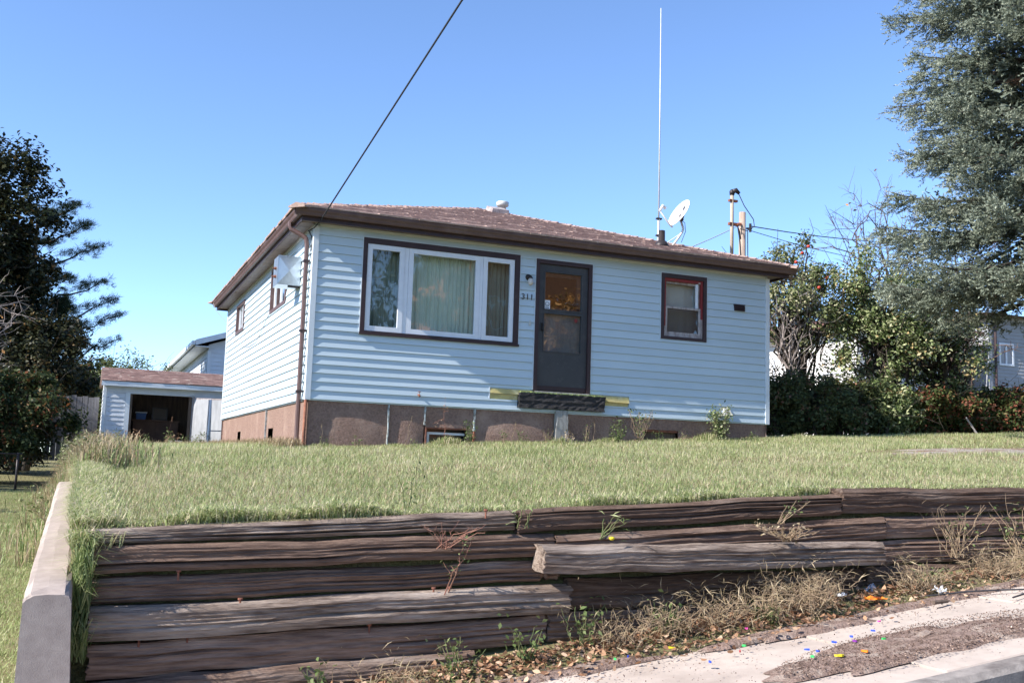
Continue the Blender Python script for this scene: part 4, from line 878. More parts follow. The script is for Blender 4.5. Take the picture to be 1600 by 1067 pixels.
# parked car behind the hedge
def car(loc, rz, paint, label):
    t = thing('parked_car', label, 'car', (0, 0, 0)); prof = [(-2.2, .35), (-2.25, .62), (-2.1, .86), (-1.2, .95), (-.55, 1.42), (.75, 1.46), (1.55, .98), (2.1, .92), (2.2, .6), (2.15, .35)]
    ws = [.78, .86, .86, .86, .66, .66, .86, .82, .84, .8]; b = MB(); n = len(prof)
    for s in (-1, 1):
        for (p, w) in zip(prof, ws): b.v.append((p[0], s * w, p[1]))
    for i in range(n): b.f.append((i, (i + 1) % n, n + (i + 1) % n, n + i))
    b.f += [tuple(range(n - 1, -1, -1)), tuple(range(n, 2 * n))]; body = b.build('body', paint, t)
    for s in (-1, 1):
        P = [(-1.02, .862, .98), (-.5, .685, 1.36), (.70, .685, 1.40), (1.36, .862, 1.0)]; P = [(x, s * (y + .004), z) for x, y, z in P]
        MB().add(P, [(0, 1, 2, 3)]).build('side_window', 'dark_glass', t)
        for wx in (-1.35, 1.35): q = MB().tube([(wx, s * .68, .33), (wx, s * .88, .33)], .33, 18).build('wheel', 'rubber', t); MB().tube([(wx, s * .881, .33), (wx, s * .89, .33)], .2, 12).build('rim', 'pale_metal', q)
        MB().box(-2.262, -2.2, s * .5 - .14, s * .5 + .14, .64, .78).build('headlight', 'lamp_glass', t); MB().box(2.15, 2.215, s * .6 - .12, s * .6 + .12, .68, .82).build('tail_light', 'plastic_red', t)
    MB().add([(-1.16, -.74, 1.0), (-1.16, .74, 1.0), (-.60, .6, 1.40), (-.60, -.6, 1.40)], [(0, 1, 2, 3)]).build('windscreen', 'dark_glass', t)
    MB().add([(1.52, -.74, 1.02), (1.52, .74, 1.02), (.80, .6, 1.45), (.80, -.6, 1.45)], [(3, 2, 1, 0)]).build('rear_window', 'dark_glass', t)
    t.location = loc; t.rotation_euler = (0, 0, rz)
    return t
car((20.6, 5.6, .16), .25, 'car_white', 'white parked car mostly hidden behind the reddish hedge')
tag(MB().tube([(19.9, 7.8, .2), (19.9, 7.8, 2.0)], .03, 6).box(19.75, 20.2, 7.76, 7.84, 1.9, 2.05).build('meter_post', 'dish'), 'white post with a short crosspiece behind the hedge by grey house', 'post')
# brick house across the street (mirrored in the glass of the storm door)
bh = thing('brick_house', 'orange brick house across the street mirrored in the door glass', 'house', (20, -36, -1))
bf = lambda u, o, z: (u, -32 + o, z)
MB().box(14, 27, -42, -32, -1.5, 9.5).build('wall', 'brick', bh)
for (u, z) in ((15, 5.8), (16.9, 5.8), (18.8, 5.8), (21.2, 5.8), (23.6, 5.8), (15.5, 1), (19, 1), (23, 1)): far_window(bh, bf, u, u + 1.0, z, z + 1.7)
b = MB(); b.v = [(13.4, -42.6, 9.5), (27.6, -42.6, 9.5), (27.6, -31.4, 9.5), (13.4, -31.4, 9.5), (16, -37, 12), (25, -37, 12)]; b.f = [(0, 1, 5, 4), (1, 2, 5), (2, 3, 4, 5), (3, 0, 4), (3, 2, 1, 0)]; b.build('roof', 'far_roof', bh)

# ================================================================== RETAINING WALLS
def timber(parent, xa, za_t, za_b, xb, zb_t, zb_b, yf, m, seed, depth=.22, name='timber', amp=.0032, yf2=None, split=0):
    """old railway tie: lengthwise grooves, splits and ragged ends"""
    r = np.random.default_rng(seed); yf2 = yf if yf2 is None else yf2; nl = 56; prof = []
    c = .024
    for t in np.linspace(0, 1, 13): prof.append((0, c / .18 + t * (1 - 2 * c / .18)))
    for t in np.linspace(0, 1, 8): prof.append((c / depth + t * (1 - 2 * c / depth), 1))
    prof += [(1, .9), (1, .1), (.8, 0), (.4, 0), (.06, 0)]
    n = len(prof); nk = 10
    base = r.normal(size=n) * amp; ctrl = r.normal(size=(nk, n)) * amp * .9; deep = np.zeros((nk, n))
    for _ in range(5):
        j = r.integers(1, 19); a = r.integers(0, nk - 2); ln = r.integers(2, nk - a + 1); deep[a:a + ln, j] -= r.uniform(.010, .026)
    warp = r.normal(size=nk) * .005; b = MB()
    for i in range(nl + 1):
        t = i / nl; X = xa + (xb - xa) * t; zt = za_t + (zb_t - za_t) * t; zb = za_b + (zb_b - za_b) * t; y_ = yf + (yf2 - yf) * t
        g = t * (nk - 1); k = min(int(g), nk - 2); fr = g - k; off = base + ctrl[k] * (1 - fr) + ctrl[k + 1] * fr + deep[k] * (1 - fr) + deep[k + 1] * fr + r.normal(size=n) * amp * .22
        wv = warp[k] * (1 - fr) + warp[k + 1] * fr
        end = i in (0, nl)
        for j, (pu, pz) in enumerate(prof):
            dy = off[j] if pu < .02 else off[j] * .2; dz = off[j] * .8 if pz > .98 else 0
            if pu < .02: dy -= .016 * (max(0, pz - .80) / .20) ** 2 + .012 * (max(0, .18 - pz) / .18) ** 2
            b.v.append((X + (r.normal() * .007 if end else 0), y_ - dy + pu * depth, zb + (zt - zb) * pz + dz + wv))
    for i in range(nl):
        for j in range(n): b.f.append((i * n + j, (i + 1) * n + j, (i + 1) * n + (j + 1) % n, i * n + (j + 1) % n))
    # ends as fans with a sunken heart
    for e, xe, s in ((0, xa, 1), (nl, xb, -1)):
        cidx = len(b.v); q = [b.v[e * n + j] for j in range(n)]; b.v.append((xe + s * .012, sum(p[1] for p in q) / n, sum(p[2] for p in q) / n))
        for j in range(n): b.f.append((e * n + j, e * n + (j + 1) % n, cidx) if s < 0 else (e * n + (j + 1) % n, e * n + j, cidx))
    return b.build(name, m, parent)
rwall = thing('timber_retaining_wall', 'retaining wall of stacked dark weathered railway timbers below the lawn', 'retaining wall', (.5, -8.9, -2.1))
T = {}
#           xa     top    bot     xb     top    bot    y      material seed
TL = [(-2.895, -1.300, -1.392, -.405, -1.172, -1.300, -8.955, 'timber_grey', 1),
      (-2.890, -1.396, -1.552, -.150, -1.305, -1.452, -9.005, 'timber', 2),
      (-2.878, -1.558, -1.708, -.240, -1.478, -1.612, -8.975, 'timber', 3),
      (-2.866, -1.716, -1.898, -.050, -1.622, -1.800, -9.050, 'timber_grey', 4),
      (-2.850, -1.905, -2.090, -.200, -1.815, -1.992, -9.012, 'timber', 5),
      (-2.840, -2.094, -2.280, -.700, -2.000, -2.180, -9.075, 'timber', 6),
      (-.390, -1.170, -1.318, 2.128, -1.014, -1.172, -8.985, 'timber', 7),
      (2.134, -.975, -1.160, 4.70, -.915, -1.100, -8.990, 'timber', 8),
      (4.72, -.910, -1.095, 7.25, -.760, -.945, -8.990, 'timber', 18),
      (-.145, -1.325, -1.500, 2.508, -1.176, -1.340, -9.010, 'timber', 9),
      (2.520, -1.170, -1.335, 5.05, -1.105, -1.275, -9.000, 'timber', 10),
      (-.275, -1.480, -1.605, -.10, -1.475, -1.605, -8.96, 'timber', 11),
      (-.090, -1.505, -1.585, 2.45, -1.345, -1.44, -8.950, 'timber', 16),
      (-.045, -1.592, -1.795, 2.30, -1.550, -1.730, -9.000, 'timber', 12),
      (2.42, -1.345, -1.52, 4.95, -1.285, -1.46, -9.000, 'timber', 13),
      (-.190, -1.805, -1.985, 2.30, -1.740, -1.92, -9.030, 'timber', 14),
      (2.33, -1.53, -1.70, 4.90, -1.47, -1.64, -9.02, 'timber', 15)]
for q in TL:
    xa, ta, ba, xb, tb, bb_, yf = q[:7]; o = timber(rwall, xa, ta - .005, ba + .007, xb, tb - .005, bb_ + .007, yf, q[7], q[8]); T[q[8]] = o
# rusty spikes standing proud of the timbers
for (i, X, Y, Z) in ((3, -2.42, -8.99, -1.545), (4, -2.08, -9.01, -1.70), (4, -.95, -9.02, -1.655), (4, -.85, -9.02, -1.652), (5, -2.35, -9.0, -1.892), (5, -1.33, -9.0, -1.862), (1, -.62, -8.99, -1.19), (5, -2.6, -9.0, -1.90)):
    MB().lathe((X, Y, Z - .03), [(0, .006), (.045, .006), (.046, .014), (.056, .014), (.057, .004)], 8).build('spike', 'rusty', T[i])
lt_ = thing('loose_timber', 'lighter grey timber that has slid forward out of the retaining wall', 'timber', (1.0, -9.1, -1.5))
timber(lt_, -.30, -1.375, -1.545, 2.36, -1.35, -1.505, -9.185, 'timber_grey', 31, depth=.20, yf2=-9.165, amp=.003)
# concrete wall along the left edge of the lawn
cw = thing('concrete_retaining_wall', 'rough tan concrete wall running back along the edge of the lawn', 'retaining wall', (-3.05, -6.5, -2.2))
b = MB(); r = np.random.default_rng(9); ys = np.concatenate([[-9.46, -9.452, -9.43], np.arange(-9.3, -3.0, .25)]); n = 0
for i, y_ in enumerate(ys):
    zt = float(np.interp(y_, [-9.46, -8.6, -3.2], [-1.585, -1.50, -1.20])); ww_ = .012 if i == 0 else 0
    xl, xr = -3.165, -2.955
    pr_ = [(xl - .02, -2.75), (xl, zt - .03 - ww_), (xl + .008, zt - .01 - ww_), (xl + .03 + ww_, zt - ww_ * .5), (xl + .10, zt + .003), (xr - .03 - ww_, zt - ww_ * .5), (xr - .008, zt - .01 - ww_), (xr, zt - .03 - ww_), (xr + .035, -2.2), (xr + .06, -2.75)]
    n = len(pr_)
    for (x_, z_) in pr_: b.v.append((x_ + r.normal() * .0025, y_, z_ + r.normal() * .003))
for i in range(len(ys) - 1):
    for j in range(n - 1): b.f.append((i * n + j, (i + 1) * n + j, (i + 1) * n + j + 1, i * n + j + 1))
b.f += [tuple(range(n)), tuple((len(ys) - 1) * n + j for j in reversed(range(n)))]
b.build('wall', 'concrete', cw)
# chain link fence under the left trees, metal coloured dark for their shade
cf = thing('chain_link_fence', 'low chain link fence in the shade under the left trees', 'fence', (-6, 11.5, -1.8))
for x_ in (-9.3, -6.8, -4.3): MB().tube([(x_, 11.5, -2.0), (x_, 11.5, -.92)], .028, 8).build('post', 'dark_metal', cf, True)
MB().tube([(-9.4, 11.5, -.95), (-4.2, 11.5, -.95)], .02, 6).build('rail', 'dark_metal', cf, True)
b = MB()
for i in range(70):
    x_ = -9.3 + i * .085
    for s in (-1, 1): b.add([(x_, 11.5, -1.85), (x_ + .004, 11.5, -1.85), (x_ + s * .42 + .004, 11.5, -.97), (x_ + s * .42, 11.5, -.97)], [(0, 1, 2, 3)])
tag(b.build('mesh', 'dark_metal', cf), kind='stuff')

# ================================================================== TREES AND SHRUBS
def limb_path(rng, p, q, n=6, wob=.12, lift=.15):
    p, q = np.array(p, float), np.array(q, float); L_ = np.linalg.norm(q - p); out = []
    for i in range(n + 1):
        t = i / n; v = p + (q - p) * t; v[2] += lift * L_ * math.sin(PI * t) * .5; v += rng.normal(size=3) * wob * L_ * .25 * math.sin(PI * t); out.append(tuple(v))
    return out
def leafy(name, label, cat, base, crown, rad, nclump, nleaf, size, m, seed, group=None, trunk_r=.12, stems=1, clump=.22, shell=.55, up=.4, limb_m='bark', flat=1., zmin=None, aspect=.55, limbs=26, tint_pow=1., lean=(0, 0), into=None, sub=1):
    rng = np.random.default_rng(seed); base = np.array(base, float); crown = np.array(crown, float); rad = np.array(rad, float)
    root = into or thing(name, label, cat, tuple(base), group)
    # clump centres, more of them near the outside, outline broken by a few big lobes
    d = unit(rng.normal(size=(nclump, 3))); lob = unit(rng.normal(size=(7, 3))); f = 1 + .22 * np.max(d @ lob.T, 1) - .14
    q = (shell + (1 - shell) * rng.random(nclump)) ** .8 * np.where(rng.random(nclump) < .25, rng.uniform(.3, 1, nclump), 1)
    C = crown + d * rad * (q * f)[:, None]
    if zmin is not None: C[:, 2] = np.maximum(C[:, 2], zmin + rng.uniform(0, .2, nclump))
    b = MB()
    for s in range(stems):
        o = base + (np.array([rng.uniform(-.25, .25), rng.uniform(-.25, .25), 0]) * (stems > 1)) * 1.2
        top = crown + np.array([rng.uniform(-.3, .3) * rad[0], rng.uniform(-.3, .3) * rad[1], rad[2] * .35]); pth = limb_path(rng, o - np.array([0, 0, .25]), top, 9, .10, 0)
        b.tube(pth, [trunk_r * (1 - .82 * i / 9) + .004 for i in range(10)], 8)
        for c in C[rng.permutation(nclump)[:limbs // stems]]:
            k = rng.integers(2, 8); st = np.array(pth[k]); b.tube(limb_path(rng, st, c, 5, .2, .1), [trunk_r * .34 * (1 - .85 * i / 5) + .003 for i in range(6)], 5, False)
            for _ in range(2):
                e = c + rng.normal(size=3) * clump * 1.6; b.tube(limb_path(rng, (st + c) / 2, e, 4, .2, .1), [trunk_r * .12 * (1 - .8 * i / 4) + .002 for i in range(5)], 4, False)
    b.build('trunk', limb_m, root, True)
    idx = rng.integers(0, nclump, nleaf); csz = rng.uniform(.6, 1.4, nclump) * clump
    g = rng.normal(size=(nleaf, 3)); g = g / np.maximum(np.linalg.norm(g, axis=1, keepdims=True), .6); g[:, 2] *= flat
    P = C[idx] + g * csz[idx][:, None] * rng.uniform(.2, 1.15, nleaf)[:, None]
    ct = rng.normal(0, .12, nclump); t = np.clip(rng.random(nleaf) ** tint_pow + ct[idx], 0, 1)
    np_mesh('crown', leaves(rng, P, size, up, unit(P - crown) * .5, aspect), t, m, root)
    return root, C, rng
def bare(name, label, base, crown, rad, n, seed, m, r0=.06, stems=1, twigs=6, group=None, leafm=None, cat='tree'):
    rng = np.random.default_rng(seed); base = np.array(base, float); crown = np.array(crown, float); rad = np.array(rad, float); root = thing(name, label, cat, tuple(base), group); b = MB(); tips = []
    for s in range(stems):
        top = crown + rng.normal(size=3) * rad * .3; pth = limb_path(rng, base - np.array([0, 0, .2]) + np.array([*(rng.normal(size=2) * .1 * (stems > 1)), 0]), top, 8, .12, 0); b.tube(pth, [r0 * (1 - .8 * i / 8) + .003 for i in range(9)], 7)
        for k in range(n // stems):
            st = np.array(pth[rng.integers(3, 9)]); e = crown + unit(rng.normal(size=3)) * rad * rng.uniform(.5, 1.1); lp = limb_path(rng, st, e, 6, .22, .22); b.tube(lp, [r0 * .28 * (1 - .85 * i / 6) + .002 for i in range(7)], 4, False)
            for _ in range(twigs):
                a = np.array(lp[rng.integers(2, 7)]); v = unit(e - st + rng.normal(size=3) * .8 * np.linalg.norm(e - st)); q = a + v * rng.uniform(.2, .6) * rad.mean() * .6; tp = limb_path(rng, a, q, 3, .2, .15); b.tube(tp, [r0 * .07 + .0015, r0 * .06 + .0015, r0 * .05 + .001, .001], 3, False); tips.append(q)
    b.build('branches', m, root)
    if leafm: tips = np.array(tips); k = rng.permutation(len(tips))[:max(6, len(tips) // 9)]; np_mesh('leaves', leaves(rng, tips[k], .10, .2), rng.random(len(k)), leafm, root)
    return root
def spruce(base, height, radius, z0, ztop, seed, label):
    """dense blue spruce: each bough a drooping paw built of short needle tufts"""
    rng = np.random.default_rng(seed); base = np.array(base, float); root = thing('spruce_tree', label, 'tree', tuple(base)); b = MB()
    b.tube([tuple(base - [0, 0, .3]), tuple(base + [0, 0, height * .5]), tuple(base + [0, 0, height])], [.26, .16, .03], 12); br = MB(); P, D, tn, Pd, Dd, fp = [], [], [], [], [], []
    z = z0
    while z < ztop:
        Rr = radius * (1 - .40 * max(0, z - 2) / height) * (1 if z > z0 + .7 else .84)
        a0 = rng.uniform(0, 2 * PI)
        for i in range(7):
            az = a0 + i * 2 * PI / 7 + rng.uniform(-.35, .35); ln = Rr * rng.uniform(.70, 1.08); h = np.array([math.cos(az), math.sin(az), 0]); sd2 = np.array([-h[1], h[0], 0]); drop = rng.uniform(.14, .34); zz_ = z + rng.uniform(-.25, .25); bend = rng.uniform(-.12, .12)
            f = lambda t: base + np.array([0, 0, zz_]) + np.outer(t, h) * ln + np.outer(t * t, sd2) * bend * ln + np.outer(-drop * 1.7 * t + drop * 1.2 * t ** 2.2, [0, 0, 1]) * ln
            path = f(np.linspace(0, 1, 9)); br.tube([tuple(p) for p in path], [.04 * (1 - .85 * t / 8) + .004 for t in range(9)], 5, False)
            # side boughs, each carrying tufts along its length and hanging from it
            ns = int(ln * 8.2)
            for s_ in range(ns):
                t0 = .22 + .78 * (s_ + rng.random()) / ns; s = 1 if s_ % 2 else -1; o = f(np.array([t0]))[0]; bl = (.20 + .62 * (1 - t0) ** .8 * min(1, t0 * 2.4)) * rng.uniform(.75, 1.2) * min(1, ln / 2.4)
                dv = unit(h * rng.uniform(.45, .9) + sd2 * s * rng.uniform(.5, 1.0) + np.array([0, 0, rng.uniform(-.45, -.05)])); br.tube([tuple(o), tuple(o + dv * bl)], [.010, .003], 3, False)
                k = int((9 + bl * 27) * (1 if h[0] * -.77 + h[1] * -.63 > -.25 else .5)); u = rng.random(k) ** .75; pos = o + np.outer(u * bl, dv) + np.outer(-.30 * bl * u * u, [0, 0, 1]) + rng.normal(size=(k, 3)) * np.array([.03, .03, .03]); pos[:, 2] -= np.abs(rng.normal(0, .07, k)) * (rng.random(k) < .5)
                dd = unit(dv * .75 + h * .45 + rng.normal(size=(k, 3)) * .38 + np.array([0, 0, .05])); gone = t0 < .36 and rng.random() < .4
                (Pd if gone else P).append(pos); (Dd if gone else D).append(dd)
                if not gone: tn.append(np.clip(.02 + .26 * t0 + .24 * u + rng.normal(0, .08), 0, 1))  # sunlit tips and shaded inner boughs painted into the tint
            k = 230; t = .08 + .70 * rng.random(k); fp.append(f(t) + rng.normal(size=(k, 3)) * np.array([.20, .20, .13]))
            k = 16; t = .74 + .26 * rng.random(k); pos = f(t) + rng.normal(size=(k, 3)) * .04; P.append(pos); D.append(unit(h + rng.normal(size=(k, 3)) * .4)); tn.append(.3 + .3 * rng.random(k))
        z += .39
    P, D, tn = np.concatenate(P), np.concatenate(D), np.concatenate(tn)
    b.build('trunk', 'bark', root, True); br.build('branches', 'bark', root)
    per = 15; n = len(P); fl = rng.uniform(.12, .24, n); idx = np.repeat(np.arange(n), per); N = len(idx); t = (np.tile(np.arange(per), n) + rng.random(N)) / per; r = unit(np.cross(D[idx], rng.normal(size=(N, 3))))
    dirn = unit(D[idx] * .55 + r * .8 * (1.15 - .6 * t)[:, None] + np.array([0, 0, .10])); pos = P[idx] + D[idx] * (fl[idx] * t)[:, None]
    np_mesh('crown', needles(rng, pos, dirn, .042, .020), np.clip(tn[idx] + .34 * t + rng.normal(0, .08, N), 0, 1), 'spruce', root)  # needle ends tinted lighter as if lit
    fp = np.concatenate(fp); n = len(fp); np_mesh('shade_filler', needles(rng, fp, unit(rng.normal(size=(n, 3)) * np.array([1, 1, .6])), .17, .045), rng.random(n) * .45, 'spruce', root)  # dark tinted filler added to paint shade into the crown's voids
    Pd, Dd = np.concatenate(Pd), np.concatenate(Dd); k = np.repeat(np.arange(len(Pd)), 3); n = len(k)
    np_mesh('dead_twigs', needles(rng, Pd[k], unit(Dd[k] + rng.normal(size=(n, 3)) * .4), .13, .006), rng.random(n), 'spruce_dead', root)
    return root
def pine(base, height, tips, seed, label, name='pine_tree'):
    """open pine: long limbs ending in tufts of needles"""
    rng = np.random.default_rng(seed); base = np.array(base, float); root = thing(name, label, 'tree', tuple(base)); b = MB(); b.tube([tuple(base - [0, 0, .3]), tuple(base + [0, .1, height * .5]), tuple(base + [0, 0, height])], [.22, .15, .03], 10); P, D, tn = [], [], []
    ends = [np.array(t, float) for t in tips]
    for _ in range(46):
        z = rng.uniform(.18, 1) * height; az = rng.uniform(0, 2 * PI); l = (1.15 - z / height) * 3.0 * rng.uniform(.6, 1); ends.append(base + np.array([math.cos(az) * l, math.sin(az) * l, z + l * .3]))
    for e in ends:
        st = base + np.array([0, 0, max(.8, min(height * .96, e[2] - base[2] - .28 * np.linalg.norm(e[:2] - base[:2])))]); lp = limb_path(rng, st, e, 8, .10, -.12); b.tube(lp, [.05 * (1 - .85 * i / 8) + .006 for i in range(9)], 5, False); dv = unit(e - st)
        c0_ = rng.uniform(-.15, .15)
        for _ in range(58):
            u = .42 + .60 * rng.random() ** .8; p = st + (e - st) * u + rng.normal(size=3) * np.array([.26, .26, .12]) * (1.25 - u * .8); P.append(p); D.append(unit(dv * .9 + rng.normal(size=3) * .35 + np.array([0, 0, .35]))); tn.append(c0_ + .3 * u)
    b.build('trunk', 'bark', root, True); P, D, tn = np.array(P), np.array(D), np.array(tn); k = np.repeat(np.arange(len(P)), 26); n = len(k)
    dd = unit(D[k] + rng.normal(size=(n, 3)) * .55); np_mesh('crown', needles(rng, P[k] + rng.normal(size=(n, 3)) * .05, dd, .17, .013), np.clip(.1 + tn[k] + rng.normal(0, .16, n), 0, 1), 'pine', root); return root

gz = lambda x, y: float(ground_z(x, y))
# ---- left of the house
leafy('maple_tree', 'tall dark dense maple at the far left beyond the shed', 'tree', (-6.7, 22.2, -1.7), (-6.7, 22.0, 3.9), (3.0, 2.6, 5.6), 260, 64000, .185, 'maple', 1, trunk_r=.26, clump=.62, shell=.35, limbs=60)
pine((-5.0, 24.5, -1.5), 9.2, [(-3.7, 23.4, 7.7), (-3.0, 23.1, 6.25), (-2.3, 22.7, 4.4), (-2.1, 22.9, 3.9), (-3.3, 23, 7.0), (-2.6, 22.9, 5.1), (-2.2, 22.6, 3.0)], 2, 'dark pine with long tufted limbs reaching right of the maple')
leafy('understory_tree', 'low leafy tree with browning leaves in front of the maple', 'tree', (-5.2, 14.6, -1.6), (-5.0, 14.8, -.1), (1.75, 1.6, 1.55), 90, 20000, .12, 'understory', 3, trunk_r=.09, stems=3, clump=.36, shell=.5)
leafy('understory_tree', 'taller leafy dark green tree between the maple and the fence', 'tree', (-4.4, 19.5, -1.2), (-4.4, 19.5, 1.5), (1.7, 1.6, 1.8), 80, 17000, .13, 'maple', 4, trunk_r=.1, stems=2, clump=.4, shell=.5)
bare('bare_shrub', 'leafless grey twiggy shrub in front of the dark maple', (-5.6, 11.4, -1.8), (-5.35, 11.5, 2.2), (1.25, 1.0, 1.9), 46, 5, 'twig_grey', r0=.06, stems=5, twigs=9, leafm='autumn', cat='shrub')
leafy('yard_bush', 'pale olive bush behind the shed roof beside the pine', 'bush', (-1.9, 30, -.5), (-1.9, 30, 1.0), (1.5, 1.3, 1.9), 50, 6000, .13, 'far_green', 6, trunk_r=.07, stems=3, clump=.4, shell=.4)
leafy('yard_tree', 'thin yellow green tree showing above the shed roof', 'tree', (-.8, 33.5, -.4), (-.7, 33.5, 2.2), (1.9, 1.3, 1.5), 60, 4500, .12, 'far_green', 7, trunk_r=.07, stems=2, clump=.42, shell=.4)
leafy('climbing_plant', 'pale leafy climber at the neighbour wall by the house corner', 'plant', (.9, 19.5, -.5), (.85, 19.5, .9), (.22, .22, .95), 30, 900, .11, 'apple_leaf', 8, trunk_r=.02, clump=.14, shell=.2)
for i, (x_, y_, s_) in enumerate(((-14, 30, 3.4), (-22, 26, 4), (-11, 40, 3.6), (-3, 48, 2.6))):
    leafy('background_tree', ['broad dark tree far behind the maple', 'broad dark tree at the left edge of the far yards', 'rounded green tree behind the pine', 'small rounded tree far behind the shed'][i], 'tree', (x_, y_, -1), (x_, y_, s_ * .7), (s_ * .9, s_ * .9, s_ * .95), 60, 7000, .26, 'understory', 40 + i, trunk_r=.2, clump=.8, shell=.5)
for i, (x_, y_, s_) in enumerate(((-13.2, 9.6, 4.6), (-11.6, 12.2, 4.4), (-11.5, 4.6, 3.0))):
    leafy('yard_tree', ['leafy yard tree shading the chain link fence', 'second leafy yard tree beside the fence row', 'small leafy yard tree shading the lower lawn'][i], 'tree', (x_, y_, -1.9), (x_, y_, -1.9 + s_ * .95), (1.7, 1.5, s_ * .62), 50, 6000, .17, 'understory', 50 + i, trunk_r=.14, clump=.5, shell=.45)
# ---- right of the house
spruce((12.35, -2.55, gz(12.35, -2.55)), 15.5, 3.3, 2.8, 9.0, 11, 'big blue green spruce with drooping boughs at the right')
_, C_, _ = leafy('apple_tree', 'apple tree with a few red apples rising behind the roof corner', 'tree', (11.3, 3.4, -.1), (11.0, 3.1, 3.05), (1.15, 1.1, 1.25), 60, 7600, .085, 'apple_leaf', 12, trunk_r=.10, stems=2, clump=.27, shell=.35, limbs=46)
apt = [(10.95, 2.5, 3.95), (10.75, 2.45, 3.78), (10.55, 2.4, 3.55), (11.35, 2.4, 3.3), (10.9, 2.1, 3.0)]
for p in apt: tag(MB().lathe(p, [(-.036, .007), (-.032, .02), (-.012, .036), (.008, .038), (.024, .03), (.032, .013), (.027, .003)], 10).build('apple', 'apple_red', None, True), 'ripe red apple hanging among the pale apple leaves', 'apple', 'apples on the tree')
leafy('leafy_shrub', 'tall pale green shrub thick with upturned leaves behind the hedge', 'shrub', (12.9, 2.3, 0), (12.75, 2.3, 2.35), (1.5, 1.2, 1.65), 120, 19000, .085, 'shrub', 13, trunk_r=.09, stems=5, clump=.30, shell=.45, limbs=60)
leafy('leafy_shrub', 'smaller open shrub with grey stems beneath the spruce', 'shrub', (14.2, 2.1, .05), (14.2, 2.0, 1.75), (1.05, 1.0, 1.35), 60, 5600, .08, 'shrub', 14, trunk_r=.11, stems=3, clump=.27, shell=.35, limbs=46)
bare('bare_tree', 'nearly leafless tree with wispy arching branches left of the spruce', (15.6, 5.4, 0), (15.3, 5.4, 4.9), (2.2, 1.4, 2.2), 44, 15, 'twig_brown', r0=.055, stems=3, twigs=12, leafm='autumn')
bare('bare_tree', 'dead tangle of thin grey branches under the apple tree', (10.6, 2.6, -.1), (10.5, 2.5, 2.4), (1.0, .7, .9), 22, 16, 'twig_grey', r0=.035, stems=2, twigs=8)
bare('bare_tree', 'leafless brownish brush tree behind the spruce boughs', (17.3, 4.5, .1), (17.0, 4.4, 3.6), (1.7, 1.2, 2.2), 44, 17, 'twig_brown', r0=.08, stems=4, twigs=10)
leafy('far_tree', 'soft green tree far beyond the right house corner', 'tree', (25.5, 27, 0), (25.5, 27, 4.4), (2.6, 2.4, 2.9), 70, 8000, .19, 'far_green', 18, trunk_r=.2, clump=.6, shell=.5)
leafy('far_tree', 'broad green tree beyond the white building', 'tree', (36, 33, 0), (36, 33, 4), (4.2, 3, 3.6), 70, 7000, .25, 'far_green', 19, trunk_r=.2, clump=.8, shell=.5)
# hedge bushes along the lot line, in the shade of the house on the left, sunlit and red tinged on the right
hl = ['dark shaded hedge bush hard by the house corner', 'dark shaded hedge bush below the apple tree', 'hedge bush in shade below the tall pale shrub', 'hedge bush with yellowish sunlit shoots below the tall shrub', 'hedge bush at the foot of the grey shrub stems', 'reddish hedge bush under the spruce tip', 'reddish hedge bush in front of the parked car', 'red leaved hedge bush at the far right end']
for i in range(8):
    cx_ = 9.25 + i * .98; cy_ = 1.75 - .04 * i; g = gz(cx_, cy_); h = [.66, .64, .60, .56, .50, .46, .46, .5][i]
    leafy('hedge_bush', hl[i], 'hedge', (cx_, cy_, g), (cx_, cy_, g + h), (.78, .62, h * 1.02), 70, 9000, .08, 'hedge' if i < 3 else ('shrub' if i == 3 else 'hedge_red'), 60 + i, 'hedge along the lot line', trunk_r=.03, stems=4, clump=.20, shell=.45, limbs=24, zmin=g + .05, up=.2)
for i in range(7):
    cx_ = 9.6 + i * 1.15; cy_ = 2.9; g = gz(cx_, cy_)
    leafy('hedge_bush', 'dark hedge bush in the rear row behind ' + ['the one by the house corner', 'the apple tree trunk', 'the shaded front hedge', 'the tall pale shrub', 'the grey shrub stems', 'the first reddish hedge bush', 'the hedge in front of the car'][i], 'hedge', (cx_, cy_, g), (cx_, cy_, g + .5), (.85, .6, .55), 46, 5200, .085, 'hedge', 90 + i, 'rear row of the hedge', trunk_r=.03, stems=4, clump=.22, shell=.4, limbs=20, zmin=g + .05, up=.2)
tag(MB().tube([(14.0, .95, .02), (13.75, 1.05, .42)], .02, 6).build('stake', 'old_wood_white'), 'pale stake leaning against the hedge foot', 'stake')
# ---- across the street, seen only as reflections in the glass
for i, (x_, y_, s_, m_) in enumerate(((6.5, -33, 5.5, 'understory'), (11.5, -34, 6.0, 'understory'), (1.0, -36, 5, 'understory'), (17.6, -28.5, 3.6, 'autumn'))):
    leafy('street_tree', ['tall green tree across the street from the picture window', 'broad green tree beside the brick house across the street', 'green tree across the street by the utility pole', 'orange autumn tree in front of the brick house across the street'][i], 'tree', (x_, y_, -1.6), (x_, y_, s_), (s_ * .62, 2.6, s_ * .95), 70, 6500, .32, m_, 80 + i, trunk_r=.22, clump=.8, shell=.5)

